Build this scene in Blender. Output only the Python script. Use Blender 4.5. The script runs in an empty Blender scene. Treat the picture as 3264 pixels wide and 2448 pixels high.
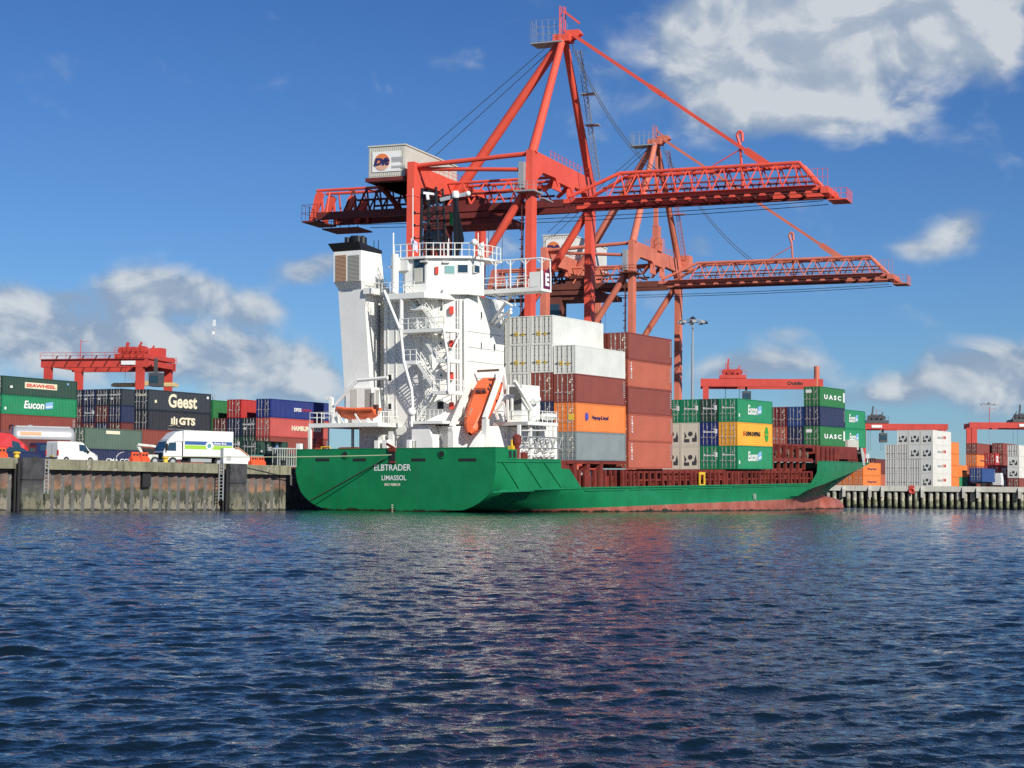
import bpy, bmesh, math, random
import numpy as np
from mathutils import Vector, Matrix
random.seed(7); np.random.seed(7)
C = bpy.context.scene
COL = C.collection
PI = math.pi
# ---------------------------------------------------------------- camera (a long phone-zoom view from a small boat)
W0, H0, F0 = 3264, 2448, 5707.1
PITCH, ROLL, CAMH = .0617, .0112, 1.694
def _rc():
    cr, sr, cp, sp = math.cos(ROLL), math.sin(ROLL), math.cos(PITCH), math.sin(PITCH)
    fwd = np.array([0, cp, sp]); up = np.array([0, -sp, cp]); rt = np.array([1., 0, 0])
    return np.array([cr*rt+sr*up, -sr*rt+cr*up, fwd])
RC = _rc(); CAMO = np.array([0, 0, CAMH])
def ray(px, py): return np.array([(px-W0/2)/F0, -(py-H0/2)/F0, 1.]) @ RC
cam = bpy.data.cameras.new('camera'); camo = bpy.data.objects.new('camera', cam); COL.objects.link(camo)
cam.sensor_width = 36; cam.lens = F0/W0*36; cam.clip_start = .5; cam.clip_end = 40000
camo.matrix_world = Matrix(((RC[0][0], RC[1][0], -RC[2][0], 0), (RC[0][1], RC[1][1], -RC[2][1], 0),
                            (RC[0][2], RC[1][2], -RC[2][2], CAMH), (0, 0, 0, 1)))
C.camera = camo
# ---------------------------------------------------------------- light
SUN_EL, SUN_AZ = math.radians(30), math.radians(147)     # azimuth clockwise from +Y
sv = Vector((math.sin(SUN_AZ)*math.cos(SUN_EL), math.cos(SUN_AZ)*math.cos(SUN_EL), math.sin(SUN_EL)))
sl = bpy.data.lights.new('sun', 'SUN'); sl.energy = 4.3; sl.angle = math.radians(.53); sl.color = (1, .95, .86)
so = bpy.data.objects.new('sun', sl); COL.objects.link(so); so.rotation_euler = sv.to_track_quat('Z', 'Y').to_euler()
C.view_settings.view_transform = 'Standard'; C.view_settings.look = 'None'
C.view_settings.exposure = .25; C.view_settings.gamma = 1
C.cycles.use_denoising = False
# ---------------------------------------------------------------- node helpers
class NT:
    def __init__(s, nt): s.nt = nt
    def n(s, t, **k):
        nd = s.nt.nodes.new(t)
        for a, b in k.items(): setattr(nd, a, b)
        return nd
    def set(s, sock, v):
        if isinstance(v, (int, float)): sock.default_value = v
        elif isinstance(v, (tuple, list)): sock.default_value = v if len(v) == len(sock.default_value) else tuple(v)+(1,)
        else: s.nt.links.new(v, sock)
    def m(s, op, a, b=0., c=0., clamp=False):
        nd = s.n('ShaderNodeMath', operation=op, use_clamp=clamp)
        for i, v in enumerate((a, b, c)): s.set(nd.inputs[i], v)
        return nd.outputs[0]
    def mix(s, f, a, b, mode='MIX'):
        nd = s.n('ShaderNodeMix', data_type='RGBA', blend_type=mode)
        s.set(nd.inputs[0], f); s.set(nd.inputs[6], a); s.set(nd.inputs[7], b)
        return nd.outputs[2]
    def noise(s, vec, scale, detail=3, rough=.55, dist=0):
        nd = s.n('ShaderNodeTexNoise'); s.set(nd.inputs['Vector'], vec)
        s.set(nd.inputs['Scale'], scale); s.set(nd.inputs['Detail'], detail); s.set(nd.inputs['Roughness'], rough)
        s.set(nd.inputs['Distortion'], dist); return nd.outputs[0]
    def mr(s, v, a, b, c=0., d=1., t='SMOOTHSTEP'):
        nd = s.n('ShaderNodeMapRange', interpolation_type=t)
        for i, x in enumerate((v, a, b, c, d)): s.set(nd.inputs[i], x)
        return nd.outputs[0]
    def comb(s, x, y, z):
        nd = s.n('ShaderNodeCombineXYZ')
        for i, v in enumerate((x, y, z)): s.set(nd.inputs[i], v)
        return nd.outputs[0]
    def vscale(s, v, k):
        nd = s.n('ShaderNodeVectorMath', operation='MULTIPLY'); s.set(nd.inputs[0], v); s.set(nd.inputs[1], k); return nd.outputs[0]
    def vadd(s, v, k):
        nd = s.n('ShaderNodeVectorMath', operation='ADD'); s.set(nd.inputs[0], v); s.set(nd.inputs[1], k); return nd.outputs[0]
# ---------------------------------------------------------------- world: daylight sky with cumulus
wd = bpy.data.worlds.new('World'); C.world = wd; wd.use_nodes = True
N = NT(wd.node_tree); wd.node_tree.nodes.clear()
SKY_STR = .1
sky = N.n('ShaderNodeTexSky', sky_type='NISHITA', sun_disc=False, sun_elevation=SUN_EL, sun_rotation=SUN_AZ,
          altitude=0, air_density=1.0, dust_density=.25, ozone_density=3.2)
tc = N.n('ShaderNodeTexCoord'); d = tc.outputs['Generated']
sx = N.n('ShaderNodeSeparateXYZ'); N.set(sx.inputs[0], d)
az = N.m('ARCTAN2', sx.outputs[0], sx.outputs[1]); el = N.m('ARCSINE', sx.outputs[2])
uv = N.comb(az, N.m('MULTIPLY', el, 1.35), 0.)
# cloud banks: azimuth, elevation, radii (radians), weight
BANKS = [(0.1048, 0.2571, 0.0473, 0.0263, 1.15), (0.1486, 0.2465, 0.0578, 0.0350, 1.05), (0.2047, 0.2430, 0.0526, 0.0298, 1.00), (0.2607, 0.2553, 0.0298, 0.0280, 1.15), (0.1258, 0.2132, 0.0578, 0.0193, 0.75), (0.1871, 0.2097, 0.0438, 0.0140, 0.55), (0.0557, 0.2238, 0.0263, 0.0158, 0.35), (0.2309, 0.2693, 0.0438, 0.0105, 0.70), (0.2467, 0.1467, 0.0193, 0.0140, 0.95), (0.2222, 0.1361, 0.0245, 0.0079, 0.60), (0.2712, 0.1326, 0.0210, 0.0070, 0.40), (0.2537, 0.0731, 0.0350, 0.0158, 1.00), (0.2748, 0.0591, 0.0280, 0.0175, 0.80), (0.2222, 0.0608, 0.0298, 0.0105, 0.70), (0.1486, 0.0748, 0.0350, 0.0105, 0.75), (0.1521, 0.0906, 0.0158, 0.0061, 0.50), (0.1959, 0.0994, 0.0123, 0.0049, 0.45), (0.1206, 0.0696, 0.0263, 0.0088, 0.60), (0.1836, 0.0538, 0.0526, 0.0105, 0.60), (0.1048, 0.1379, 0.0158, 0.0105, 0.70), (0.1170, 0.1134, 0.0403, 0.0088, 0.35), (-0.1178, 0.1221, 0.0193, 0.0096, 0.95), (-0.1020, 0.1291, 0.0105, 0.0070, 0.60), (-0.2755, 0.0994, 0.0280, 0.0158, 1.00), (-0.2457, 0.1046, 0.0105, 0.0044, 0.40), (-0.2036, 0.1081, 0.0263, 0.0123, 0.95), (-0.1721, 0.1081, 0.0350, 0.0131, 0.95), (-0.1423, 0.0994, 0.0210, 0.0088, 0.70), (-0.2649, 0.0783, 0.0578, 0.0210, 1.05), (-0.1984, 0.0783, 0.0526, 0.0193, 0.85), (-0.1458, 0.0696, 0.0456, 0.0193, 1.05), (-0.1107, 0.0608, 0.0210, 0.0140, 0.80), (-0.0459, 0.2395, 0.0140, 0.0067, 0.55), (-0.0634, 0.2238, 0.0158, 0.0070, 0.35), (-0.0056, 0.1432, 0.0158, 0.0123, 0.60)]
bank = None
for (a0, e0, ra, re, w) in BANKS:
    dx = N.m('MULTIPLY', N.m('SUBTRACT', az, a0), 1/ra); dy = N.m('MULTIPLY', N.m('SUBTRACT', el, e0), 1/re)
    g = N.m('ADD', N.m('MULTIPLY', dx, dx), N.m('MULTIPLY', dy, dy))
    g = N.m('MULTIPLY', N.m('EXPONENT', N.m('MULTIPLY', g, -1.1)), w)
    bank = g if bank is None else N.m('ADD', bank, g)
bank = N.m('MINIMUM', bank, 1.3)
# elsewhere in the sky: broken cumulus so that light and reflections stay natural
away = N.mr(N.m('ABSOLUTE', az), .42, .8)
big = N.noise(d, 2.6, 4, .6)
away = N.m('MULTIPLY', away, N.mr(big, .5, .62, 0, .5))
bank = N.m('ADD', bank, away)
n1 = N.noise(uv, 21, 8, .52, .35)
up = N.vadd(uv, (.007, .014, 0))
n2 = N.noise(up, 21, 5, .5, .35)
den = N.m('ADD', N.m('MULTIPLY', bank, .85), N.m('MULTIPLY', N.m('SUBTRACT', n1, .5), 1.7))
mask = N.mr(den, .16, .86)
mask = N.m('MULTIPLY', mask, N.mr(sx.outputs[2], .0, .03))
relief = N.m('SUBTRACT', n1, n2)
lit = N.m('ADD', N.m('MULTIPLY', N.mr(relief, -.11, .13), .95), N.mr(den, .4, 1.2, -.22, .22))
lit = N.m('ADD', lit, N.mr(el, .05, .22, -.12, .12))
lit = N.m('MINIMUM', N.m('MAXIMUM', lit, 0.), 1.)
cl = N.mix(lit, (.235/SKY_STR, .31/SKY_STR, .42/SKY_STR), (.53/SKY_STR, .565/SKY_STR, .595/SKY_STR))
tint = N.mix(N.mr(el, .0, .28, 0, 1, 'LINEAR'), (.385, .565, .80), (.245, .425, .70))
tint = N.mix(N.mr(el, .32, .8), tint, (.36, .48, .64))
skyc = N.mix(1., sky.outputs[0], tint, 'MULTIPLY')
fin = N.mix(N.m('MULTIPLY', mask, .93), skyc, cl)
bg = N.n('ShaderNodeBackground'); N.set(bg.inputs[0], fin); bg.inputs[1].default_value = SKY_STR
ow = N.n('ShaderNodeOutputWorld'); N.set(ow.inputs[0], bg.outputs[0])
# ---------------------------------------------------------------- materials
MATS = {}
def newmat(name):
    m = bpy.data.materials.new(name); m.use_nodes = True
    nt = m.node_tree; b = nt.nodes['Principled BSDF']
    return m, NT(nt), b
def lin(c):
    return tuple(((x/255)/12.92 if x <= 10 else (((x/255)+.055)/1.055)**2.4) for x in c)
def paint(name, col, rough=.45, var=.12, scale=.6, dirt=(.16, .12, .09), dirty=.12, metal=0, streak=0, spec=.4):
    """painted steel: slow tonal variation, grime patches, optional vertical rust streaks"""
    if name in MATS: return MATS[name]
    m, n, b = newmat(name)
    co = n.n('ShaderNodeTexCoord').outputs['Object']
    base = n.noise(co, scale, 4, .6)
    c = n.mix(n.mr(base, .3, .7), tuple(x*(1-var) for x in col), tuple(min(1, x*(1+var)) for x in col))
    g = n.noise(n.vscale(co, (1., 1., .45)), scale*3.1, 5, .65)
    c = n.mix(n.m('MULTIPLY', n.mr(g, .52, .75), dirty), c, dirt)
    if streak:
        s = n.noise(n.vscale(co, (7., 7., .35)), 1.0, 4, .6)
        c = n.mix(n.m('MULTIPLY', n.mr(s, .6, .72), streak), c, (.17, .075, .035))
    n.set(b.inputs['Base Color'], c)
    n.set(b.inputs['Roughness'], n.mr(g, .3, .7, rough-.08, rough+.12))
    b.inputs['Metallic'].default_value = metal
    b.inputs['Specular IOR Level'].default_value = spec
    MATS[name] = m; return m
def plain(name, col, rough=.5, metal=0, emit=None):
    if name in MATS: return MATS[name]
    m, n, b = newmat(name)
    co = n.n('ShaderNodeTexCoord').outputs['Object']
    n.set(b.inputs['Base Color'], n.mix(n.noise(co, 2.3, 3), tuple(x*.9 for x in col), tuple(min(1, x*1.1) for x in col)))
    b.inputs['Roughness'].default_value = rough; b.inputs['Metallic'].default_value = metal
    MATS[name] = m; return m
white = paint('ship_white', (.80, .80, .75), .4, .03, .4, (.42, .35, .27), .12, streak=.12)
whiteb = paint('clean_white', (.84, .84, .80), .4, .03, .5, (.5, .45, .38), .08)
offwhite = paint('aged_white', (.66, .65, .60), .5, .06, .5, (.35, .28, .2), .2, streak=.2)
black = plain('black_paint', (.012, .013, .016), .45)
grey = plain('galvanised_grey', (.36, .38, .39), .45, .2)
dgrey = plain('dark_grey', (.075, .08, .085), .6)
louvre_gap_grey = plain('louvre_grey', (.34, .335, .30), .6)  # own grey of louvres and fittings; also paints the shaded funnel gap
louvbrown = plain('louvre_brown', (.40, .26, .165), .6)
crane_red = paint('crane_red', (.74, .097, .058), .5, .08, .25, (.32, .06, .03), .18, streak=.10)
crane_shaded = paint('crane_red_shaded', (.15, .026, .022), .6, .15, .4, (.05, .02, .015), .5, streak=.3)  # crane red darkened: boom shade put into the colour, shared by fittings
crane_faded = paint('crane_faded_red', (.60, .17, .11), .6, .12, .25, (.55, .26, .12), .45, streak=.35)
crane_faded_shaded = paint('crane_faded_shaded', (.16, .05, .035), .65, .15, .4, (.07, .035, .02), .5, streak=.3)  # darkened copy of the faded red, shade put into the colour
rtg_red = paint('yard_crane_red', (.55, .062, .045), .55, .1, .3, (.2, .04, .03), .25, streak=.1)
deckred = paint('deck_red', (.185, .030, .020), .6, .2, .8, (.06, .02, .015), .5, streak=.35)
redbox = plain('fire_red', (.62, .05, .028), .4)
boat_orange = paint('lifeboat_orange', (.82, .155, .055), .38, .05, .5, (.5, .2, .1), .10)
yellow = plain('safety_yellow', (.75, .48, .03), .5)
tan = paint('house_tan', (.55, .54, .47), .55, .05, .4, (.3, .28, .22), .2)
steel = plain('bare_steel', (.45, .46, .47), .35, .7)
wire = plain('steel_wire', (.05, .055, .06), .6)
rope = plain('rope_green', (.05, .09, .05), .9)
paleropem = plain('rope_pale', (.30, .33, .22), .9)
rubber = plain('rubber', (.018, .018, .02), .8)
lampgrey = plain('lamp_grey', (.30, .33, .36), .5)
textwhite = plain('letter_white', (.82, .82, .80), .5)
textcream = plain('letter_cream', (.78, .72, .52), .5)
textblack = plain('letter_black', (.02, .02, .022), .5)
textnavy = plain('letter_navy', (.03, .03, .12), .5)
textred = plain('letter_red', (.60, .05, .03), .5)
textblue = plain('letter_blue', (.25, .45, .75), .5)
textgrey = plain('letter_grey', (.40, .41, .40), .5)
orangemat = plain('logo_orange', (.75, .22, .07), .5)
glass_m, _n, _b = newmat('dark_glass')
_b.inputs['Base Color'].default_value = (.02, .05, .075, 1); _b.inputs['Roughness'].default_value = .06; _b.inputs['Specular IOR Level'].default_value = .8
glass_l, _n, _b = newmat('pale_glass')
_b.inputs['Base Color'].default_value = (.22, .42, .40, 1); _b.inputs['Roughness'].default_value = .1
# ---------------------------------------------------------------- mesh builder
def V(p): return Vector((float(p[0]), float(p[1]), float(p[2])))
class MB:
    def __init__(s): s.v = []; s.f = []; s.mi = []; s.cur = 0
    def add(s, vs, fs):
        o = len(s.v); s.v += [tuple(map(float, p)) for p in vs]
        for f in fs: s.f.append([i+o for i in f]); s.mi.append(s.cur)
        return s
    def box(s, a, b):
        x0, y0, z0 = a; x1, y1, z1 = b
        return s.add([(x0, y0, z0), (x1, y0, z0), (x1, y1, z0), (x0, y1, z0), (x0, y0, z1), (x1, y0, z1), (x1, y1, z1), (x0, y1, z1)],
                     [(0, 3, 2, 1), (4, 5, 6, 7), (0, 1, 5, 4), (1, 2, 6, 5), (2, 3, 7, 6), (3, 0, 4, 7)])
    def beam(s, a, b, w, h=None, up=(0, 0, 1), w2=None, h2=None):
        a, b = V(a), V(b); h = w if h is None else h
        w2 = w if w2 is None else w2; h2 = h if h2 is None else h2
        d = (b-a).normalized(); u = V(up)
        if abs(d.dot(u)) > .97: u = Vector((1, 0, 0)) if abs(d.x) < .9 else Vector((0, 1, 0))
        r = d.cross(u).normalized(); u = r.cross(d).normalized()
        q = [(-1, -1), (1, -1), (1, 1), (-1, 1)]
        vs = [a+r*(w/2*i)+u*(h/2*j) for i, j in q]+[b+r*(w2/2*i)+u*(h2/2*j) for i, j in q]
        return s.add(vs, [(0, 3, 2, 1), (4, 5, 6, 7), (0, 1, 5, 4), (1, 2, 6, 5), (2, 3, 7, 6), (3, 0, 4, 7)])
    def tube(s, a, b, r, n=6, r2=None, cap=True):
        a, b = V(a), V(b); r2 = r if r2 is None else r2
        d = (b-a).normalized(); u = Vector((0, 0, 1)) if abs(d.z) < .9 else Vector((1, 0, 0))
        e = d.cross(u).normalized(); g = e.cross(d)
        vs = []
        for (p, q) in ((a, r), (b, r2)):
            for i in range(n):
                t = 2*PI*i/n; vs.append(p+e*(q*math.cos(t))+g*(q*math.sin(t)))
        fs = [(i, (i+1) % n, n+(i+1) % n, n+i) for i in range(n)]
        if cap: fs += [tuple(range(n))[::-1], tuple(range(n, 2*n))]
        return s.add(vs, fs)
    def path(s, pts, r, n=6):
        for p, q in zip(pts[:-1], pts[1:]): s.tube(p, q, r, n)
        return s
    def prism(s, pts, d):
        n = len(pts); d = V(d); vs = [V(p) for p in pts]; vs = vs+[p+d for p in vs]
        return s.add(vs, [tuple(range(n))[::-1], tuple(range(n, 2*n))]+[(i, (i+1) % n, n+(i+1) % n, n+i) for i in range(n)])
    def loft(s, rings, closed=True, cap=True):
        n = len(rings[0]); vs = [p for r in rings for p in r]; fs = []
        for k in range(len(rings)-1):
            for i in range(n if closed else n-1):
                j = (i+1) % n; fs.append((k*n+i, k*n+j, (k+1)*n+j, (k+1)*n+i))
        if cap and closed: fs += [tuple(range(n))[::-1], tuple(range((len(rings)-1)*n, len(rings)*n))]
        return s.add(vs, fs)
    def lathe(s, o, prof, n=16, ax='z'):
        rings = []
        for (r, h) in prof:
            ring = []
            for i in range(n):
                t = 2*PI*i/n; c, q = r*math.cos(t), r*math.sin(t)
                ring.append((o[0]+c, o[1]+q, o[2]+h) if ax == 'z' else ((o[0]+h, o[1]+c, o[2]+q) if ax == 'x' else (o[0]+q, o[1]+h, o[2]+c)))
            rings.append(ring)
        return s.loft(rings)
    def ball(s, c, r, n=12, k=8):
        return s.lathe(c, [(max(.002, r*math.sin(PI*i/k)), -r*math.cos(PI*i/k)) for i in range(k+1)], n)
    def quad(s, *p): return s.add(p, [tuple(range(len(p)))])
    def rail(s, pts, h=1.05, gap=1.5, r=.035, bars=(1., .55), up=(0, 0, 1)):
        u = V(up)
        for p, q in zip(pts[:-1], pts[1:]):
            p, q = V(p), V(q); L = (q-p).length; k = max(1, round(L/gap))
            for i in range(k+1):
                w = p+(q-p)*(i/k); s.tube(w, w+u*h, r, 5)
            for bb in bars: s.tube(p+u*(h*bb), q+u*(h*bb), r*.9, 5)
        return s
    def mesh(s, name):
        me = bpy.data.meshes.new(name); me.from_pydata(s.v, [], s.f); me.update(); return me
    def build(s, name, mat, parent=None, smooth=False, M=None):
        me = s.mesh(name)
        for m in (mat if isinstance(mat, (list, tuple)) else [mat]): me.materials.append(m)
        if isinstance(mat, (list, tuple)): me.polygons.foreach_set('material_index', s.mi)
        if smooth == 'auto':
            me.polygons.foreach_set('use_smooth', [True]*len(me.polygons)); me.set_sharp_from_angle(angle=math.radians(32))
        elif smooth: me.polygons.foreach_set('use_smooth', [True]*len(me.polygons))
        o = bpy.data.objects.new(name, me); COL.objects.link(o)
        if parent: o.parent = parent
        if M is not None: o.matrix_local = M
        return o
def tag(o, label=None, cat=None, group=None, kind=None):
    for k, v in (('label', label), ('category', cat), ('group', group), ('kind', kind)):
        if v: o[k] = v
    return o
def empty(name, M=None, label=None, cat=None, group=None):
    o = bpy.data.objects.new(name, None); COL.objects.link(o); o.empty_display_size = .5
    if M is not None: o.matrix_world = M
    return tag(o, label, cat, group)
_txt = {}
def txtmesh(t, bold=.0, shear=0.):
    k = (t, bold, shear)
    if k not in _txt:
        cu = bpy.data.curves.new('t', 'FONT'); cu.body = t; cu.size = 1; cu.offset = bold; cu.shear = shear; cu.resolution_u = 3; cu.extrude = .004
        ob = bpy.data.objects.new('t', cu); COL.objects.link(ob)
        me = bpy.data.meshes.new_from_object(ob.evaluated_get(bpy.context.evaluated_depsgraph_get()))
        bpy.data.objects.remove(ob); bpy.data.curves.remove(cu)
        a = np.empty(len(me.vertices)*3); me.vertices.foreach_get('co', a); a = a.reshape(-1, 3)
        lo, hi = a.min(0), a.max(0); a[:, :2] = (a[:, :2]-lo[:2])/(hi[:2]-lo[:2])-.5
        _txt[k] = (a.copy(), [list(p.vertices) for p in me.polygons]); bpy.data.meshes.remove(me)
    return _txt[k]
def text(t, mat, parent, c, xd, ud, w, h, bold=.02, shear=0., name='lettering', th=.02):
    """letters centred at c on a surface, xd along the line, ud up, standing th proud"""
    a, fs = txtmesh(t, bold, shear)
    xd, ud, c = V(xd).normalized(), V(ud).normalized(), V(c); nd = xd.cross(ud)
    mb = MB(); mb.add([c+xd*(p[0]*w)+ud*(p[1]*h)+nd*(th*(1+p[2]*10)) for p in a], fs)
    return mb.build(name, mat, parent)
# frames for reading positions: local = R^T (world - T)
class Frame:
    def __init__(s, R, T):
        s.R = np.asarray(R, float); s.T = np.asarray(T, float)
        M = np.eye(4); M[:3, :3] = s.R; M[:3, 3] = s.T; s.M = Matrix(M.tolist())
        s.o = s.R.T@(CAMO-s.T)
    def at(s, px, py, x=None, y=None, z=None, pl=None):
        d = s.R.T@ray(px, py); o = s.o
        if x is not None: t = (x-o[0])/d[0]
        elif y is not None: t = (y-o[1])/d[1]
        elif z is not None: t = (z-o[2])/d[2]
        else:
            p, n = np.asarray(pl[0], float), np.asarray(pl[1], float); t = ((p-o)@n)/(d@n)
        return o+t*d
    def w(s, p): return s.R@np.asarray(p, float)+s.T
def yawframe(T, a): # x along heading a (clockwise from +Y), y to its right... right-handed: (x fwd, y left, z up) mirrored to x fwd, y = -right
    c, q = math.cos(a), math.sin(a)
    return Frame(np.array([[q, -c, 0], [c, q, 0], [0, 0, 1.]]), T)
def wat(px, py, d):
    r = ray(px, py); return CAMO+r*(d/r[1])
# ---------------------------------------------------------------- water: real displaced waves, finer near the boat
def make_water():
    rs = [0.0, 1., 2., 3., 4.]
    r = 5.
    while r < 450: rs.append(r); r += max(.022, r*.0022)
    while r < 12000: rs.append(r); r *= 1.35
    rs = np.array(rs)
    th = np.concatenate([np.linspace(-PI, -.5, 26)[:-1], np.linspace(-.5, -.345, 40)[:-1], np.linspace(-.345, .345, 960),
                         np.linspace(.345, .5, 40)[1:], np.linspace(.5, PI, 26)[1:]])
    R, T = np.meshgrid(rs, th, indexing='ij')
    X, Y = R*np.sin(T), R*np.cos(T)
    step = np.maximum(np.gradient(rs)[:, None]*np.ones_like(T), R*np.abs(np.gradient(th))[None, :])
    Z = np.zeros_like(X); DX = np.zeros_like(X); DY = np.zeros_like(X)
    rng = np.random.default_rng(5)
    n = 64
    lam = np.exp(np.linspace(math.log(.085), math.log(1.7), n))*rng.uniform(.93, 1.07, n)
    for i in range(n):
        k = 2*PI/lam[i]
        a = rng.normal(0, .55)+math.radians(160)
        kx, ky = k*math.sin(a), k*math.cos(a)
        s = .031*(1.2 if .12 < lam[i] < .5 else (.8 if lam[i] < .9 else .55))
        wgt = np.clip((lam[i]/step-2.2)/2.2, 0, 1)
        # gusts: slope varies slowly over the surface
        ph = kx*X+ky*Y+rng.uniform(0, 2*PI)+.8*np.sin(X*.17/lam[i]+Y*.11+i)
        A = s/k*wgt
        Z += A*np.sin(ph); DX -= A*.75*np.cos(ph)*math.sin(a)*-1; DY -= A*.75*np.cos(ph)*math.cos(a)*-1
    X = X+DX; Y = Y+DY
    nr, nt = R.shape
    me = bpy.data.meshes.new('water')
    co = np.stack([X, Y, Z], -1).reshape(-1, 3).astype(np.float32)
    i, j = np.meshgrid(np.arange(nr-1), np.arange(nt-1), indexing='ij')
    q = np.stack([i*nt+j, i*nt+j+1, (i+1)*nt+j+1, (i+1)*nt+j], -1).reshape(-1, 4)[:, ::-1]
    me.vertices.add(len(co)); me.vertices.foreach_set('co', co.ravel())
    me.loops.add(q.size); me.loops.foreach_set('vertex_index', q.ravel().astype(np.int32))
    me.polygons.add(len(q)); me.polygons.foreach_set('loop_start', np.arange(0, q.size, 4, dtype=np.int32))
    me.polygons.foreach_set('loop_total', np.full(len(q), 4, np.int32))
    me.polygons.foreach_set('use_smooth', np.ones(len(q), bool))
    me.update(); me.validate()
    m, nn, b = newmat('sea_water')
    g = nn.n('ShaderNodeNewGeometry').outputs['Position']
    b.inputs['Base Color'].default_value = (.004, .0115, .020, 1)
    b.inputs['Roughness'].default_value = .04; b.inputs['IOR'].default_value = 1.333
    n1 = nn.noise(nn.vscale(g, (1., 1., 0.)), 6.5, 4, .62)
    n2 = nn.noise(nn.vscale(g, (1., 1., 0.)), 1.7, 3, .6)
    bp = nn.n('ShaderNodeBump'); bp.inputs['Strength'].default_value = 1.0; bp.inputs['Distance'].default_value = .028
    nn.set(bp.inputs['Height'], nn.m('ADD', n1, nn.m('MULTIPLY', n2, 2.4)))
    nn.set(b.inputs['Normal'], bp.outputs[0])
    me.materials.append(m)
    o = bpy.data.objects.new('water', me); COL.objects.link(o); tag(o, 'choppy dark blue harbour water', None, None, 'structure')
make_water()
# ---------------------------------------------------------------- quay land and walls
GZ = 4.1
QF = yawframe((-39.6, 138.6, 0), math.atan2(19.2, 26.7))
RF = yawframe((62.1, 332., 0), math.radians(104))
def concrete(name, col, var=.2, stain=.7):
    m, n, b = newmat(name)
    co = n.n('ShaderNodeNewGeometry').outputs['Position']
    a = n.noise(co, .55, 5, .65); s = n.noise(n.vscale(co, (2.2, 2.2, .3)), 1., 5, .65)
    c = n.mix(n.mr(a, .3, .7), tuple(x*(1-var) for x in col), tuple(x*(1+var) for x in col))
    c = n.mix(n.m('MULTIPLY', n.mr(s, .48, .68), stain), c, (.075, .07, .045))
    c = n.mix(n.m('MULTIPLY', n.mr(n.noise(co, 1.7, 3), .62, .70), .55), c, (.45, .42, .35))
    n.set(b.inputs['Base Color'], c); b.inputs['Roughness'].default_value = .85
    bp = n.n('ShaderNodeBump'); bp.inputs['Distance'].default_value = .03; n.set(bp.inputs['Height'], n.noise(co, 6, 4)); n.set(b.inputs['Normal'], bp.outputs[0])
    return m
conc = concrete('quay_concrete', (.235, .225, .15))
concpale = concrete('pale_concrete', (.50, .49, .43), .08, .3)
concdark = concrete('dark_concrete', (.085, .085, .085), .2)
asph = concrete('yard_asphalt', (.12, .12, .115))
def tidal(name, top, rust, moss, low, z1=2.35, z2=1.75, z3=1.0):
    """wall bands left by the tide: steel above, rust, weed, pale crust with weed streaks"""
    m, n, b = newmat(name)
    co = n.n('ShaderNodeNewGeometry').outputs['Position']
    z = n.n('ShaderNodeSeparateXYZ'); n.set(z.inputs[0], co); z = z.outputs[2]
    drip = n.m('MULTIPLY', n.m('SUBTRACT', n.noise(n.vscale(co, (1., 1., .22)), 2.0, 5, .75), .5), 1.9)
    blot = n.m('MULTIPLY', n.m('SUBTRACT', n.noise(co, 1.1, 5, .65), .5), 1.7)
    zz = n.m('ADD', z, n.m('ADD', n.m('MULTIPLY', blot, .8), n.m('MULTIPLY', drip, .35)))
    c = n.mix(n.mr(blot, -.2, .2), tuple(x*.7 for x in top), tuple(x*1.3 for x in top))
    c = n.mix(n.mr(zz, z1+.35, z1-.1), c, n.mix(n.mr(blot, -.15, .2), rust, tuple(x*1.8 for x in rust)))
    c = n.mix(n.mr(zz, z2+.25, z2-.1), c, n.mix(n.mr(blot, -.2, .2), moss, tuple(x*2.2 for x in moss)))
    lowc = n.mix(n.mr(n.m('ADD', drip, n.m('MULTIPLY', n.m('SUBTRACT', z, .5), .22)), -.02, .14), low, (.026, .030, .020))
    zl = n.m('ADD', z, n.m('MULTIPLY', drip, 1.5))
    c = n.mix(n.mr(zl, z3+.1, z3-.15), c, lowc)
    c = n.mix(n.mr(n.m('ADD', z, n.m('MULTIPLY', blot, .3)), .22, .05), c, (.018, .022, .018))
    n.set(b.inputs['Base Color'], c); b.inputs['Roughness'].default_value = .85
    return m
sheet_m = tidal('sheet_piling', (.135, .090, .075), (.15, .082, .050), (.040, .044, .028), (.215, .195, .145), 2.2, 1.75, 1.15)
pier_m = tidal('fender_concrete', (.050, .050, .054), (.06, .058, .055), (.06, .062, .045), (.17, .16, .11), 2.0, 1.4, .9)
pile_m = tidal('wharf_pile', (.36, .35, .30), (.30, .285, .22), (.12, .125, .075), (.035, .04, .028), 2.4, 1.5, .5)
void_m = plain('wharf_void', (.012, .014, .016), .9)  # near-black stands in for shade behind the piles and inside openings
EDGE_END = QF.at(928, 1500, y=0)[0]
poly = [QF.w((-60, .7, 0)), QF.w((EDGE_END-.3, .7, 0)), (-24.5, 172, 0), (13.5, 285, 0), (44, 362, 0), RF.w((-12, 4.5, 0)), RF.w((130, 4.5, 0)),
        (1500, 700, 0), (1500, 4000, 0), (-2500, 4000, 0), (-2500, 0, 0), (-300, -20, 0)]
g = MB().prism([(p[0], p[1], -3) for p in poly], (0, 0, GZ+3)).build('ground', asph); tag(g, 'flat paved container yard behind the quays', None, None, 'structure')
hm = plain('far_hills', (.075, .105, .10), .9)
b = MB()
xs = np.linspace(-1900, 2600, 140)
hz = [26+13*math.sin(x*.004+1)+9*math.sin(x*.011)+5*math.sin(x*.031) for x in xs]
for k in range(len(xs)-1):
    b.add([(xs[k], 3300, 0), (xs[k+1], 3300, 0), (xs[k+1], 3420, hz[k+1]), (xs[k], 3420, hz[k]), (xs[k+1], 3900, 0), (xs[k], 3900, 0)], [(0, 1, 2, 3), (3, 2, 4, 5)])
tag(b.build('hills', hm, smooth=True), 'low distant hills on the horizon', None, None, 'structure')

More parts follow.
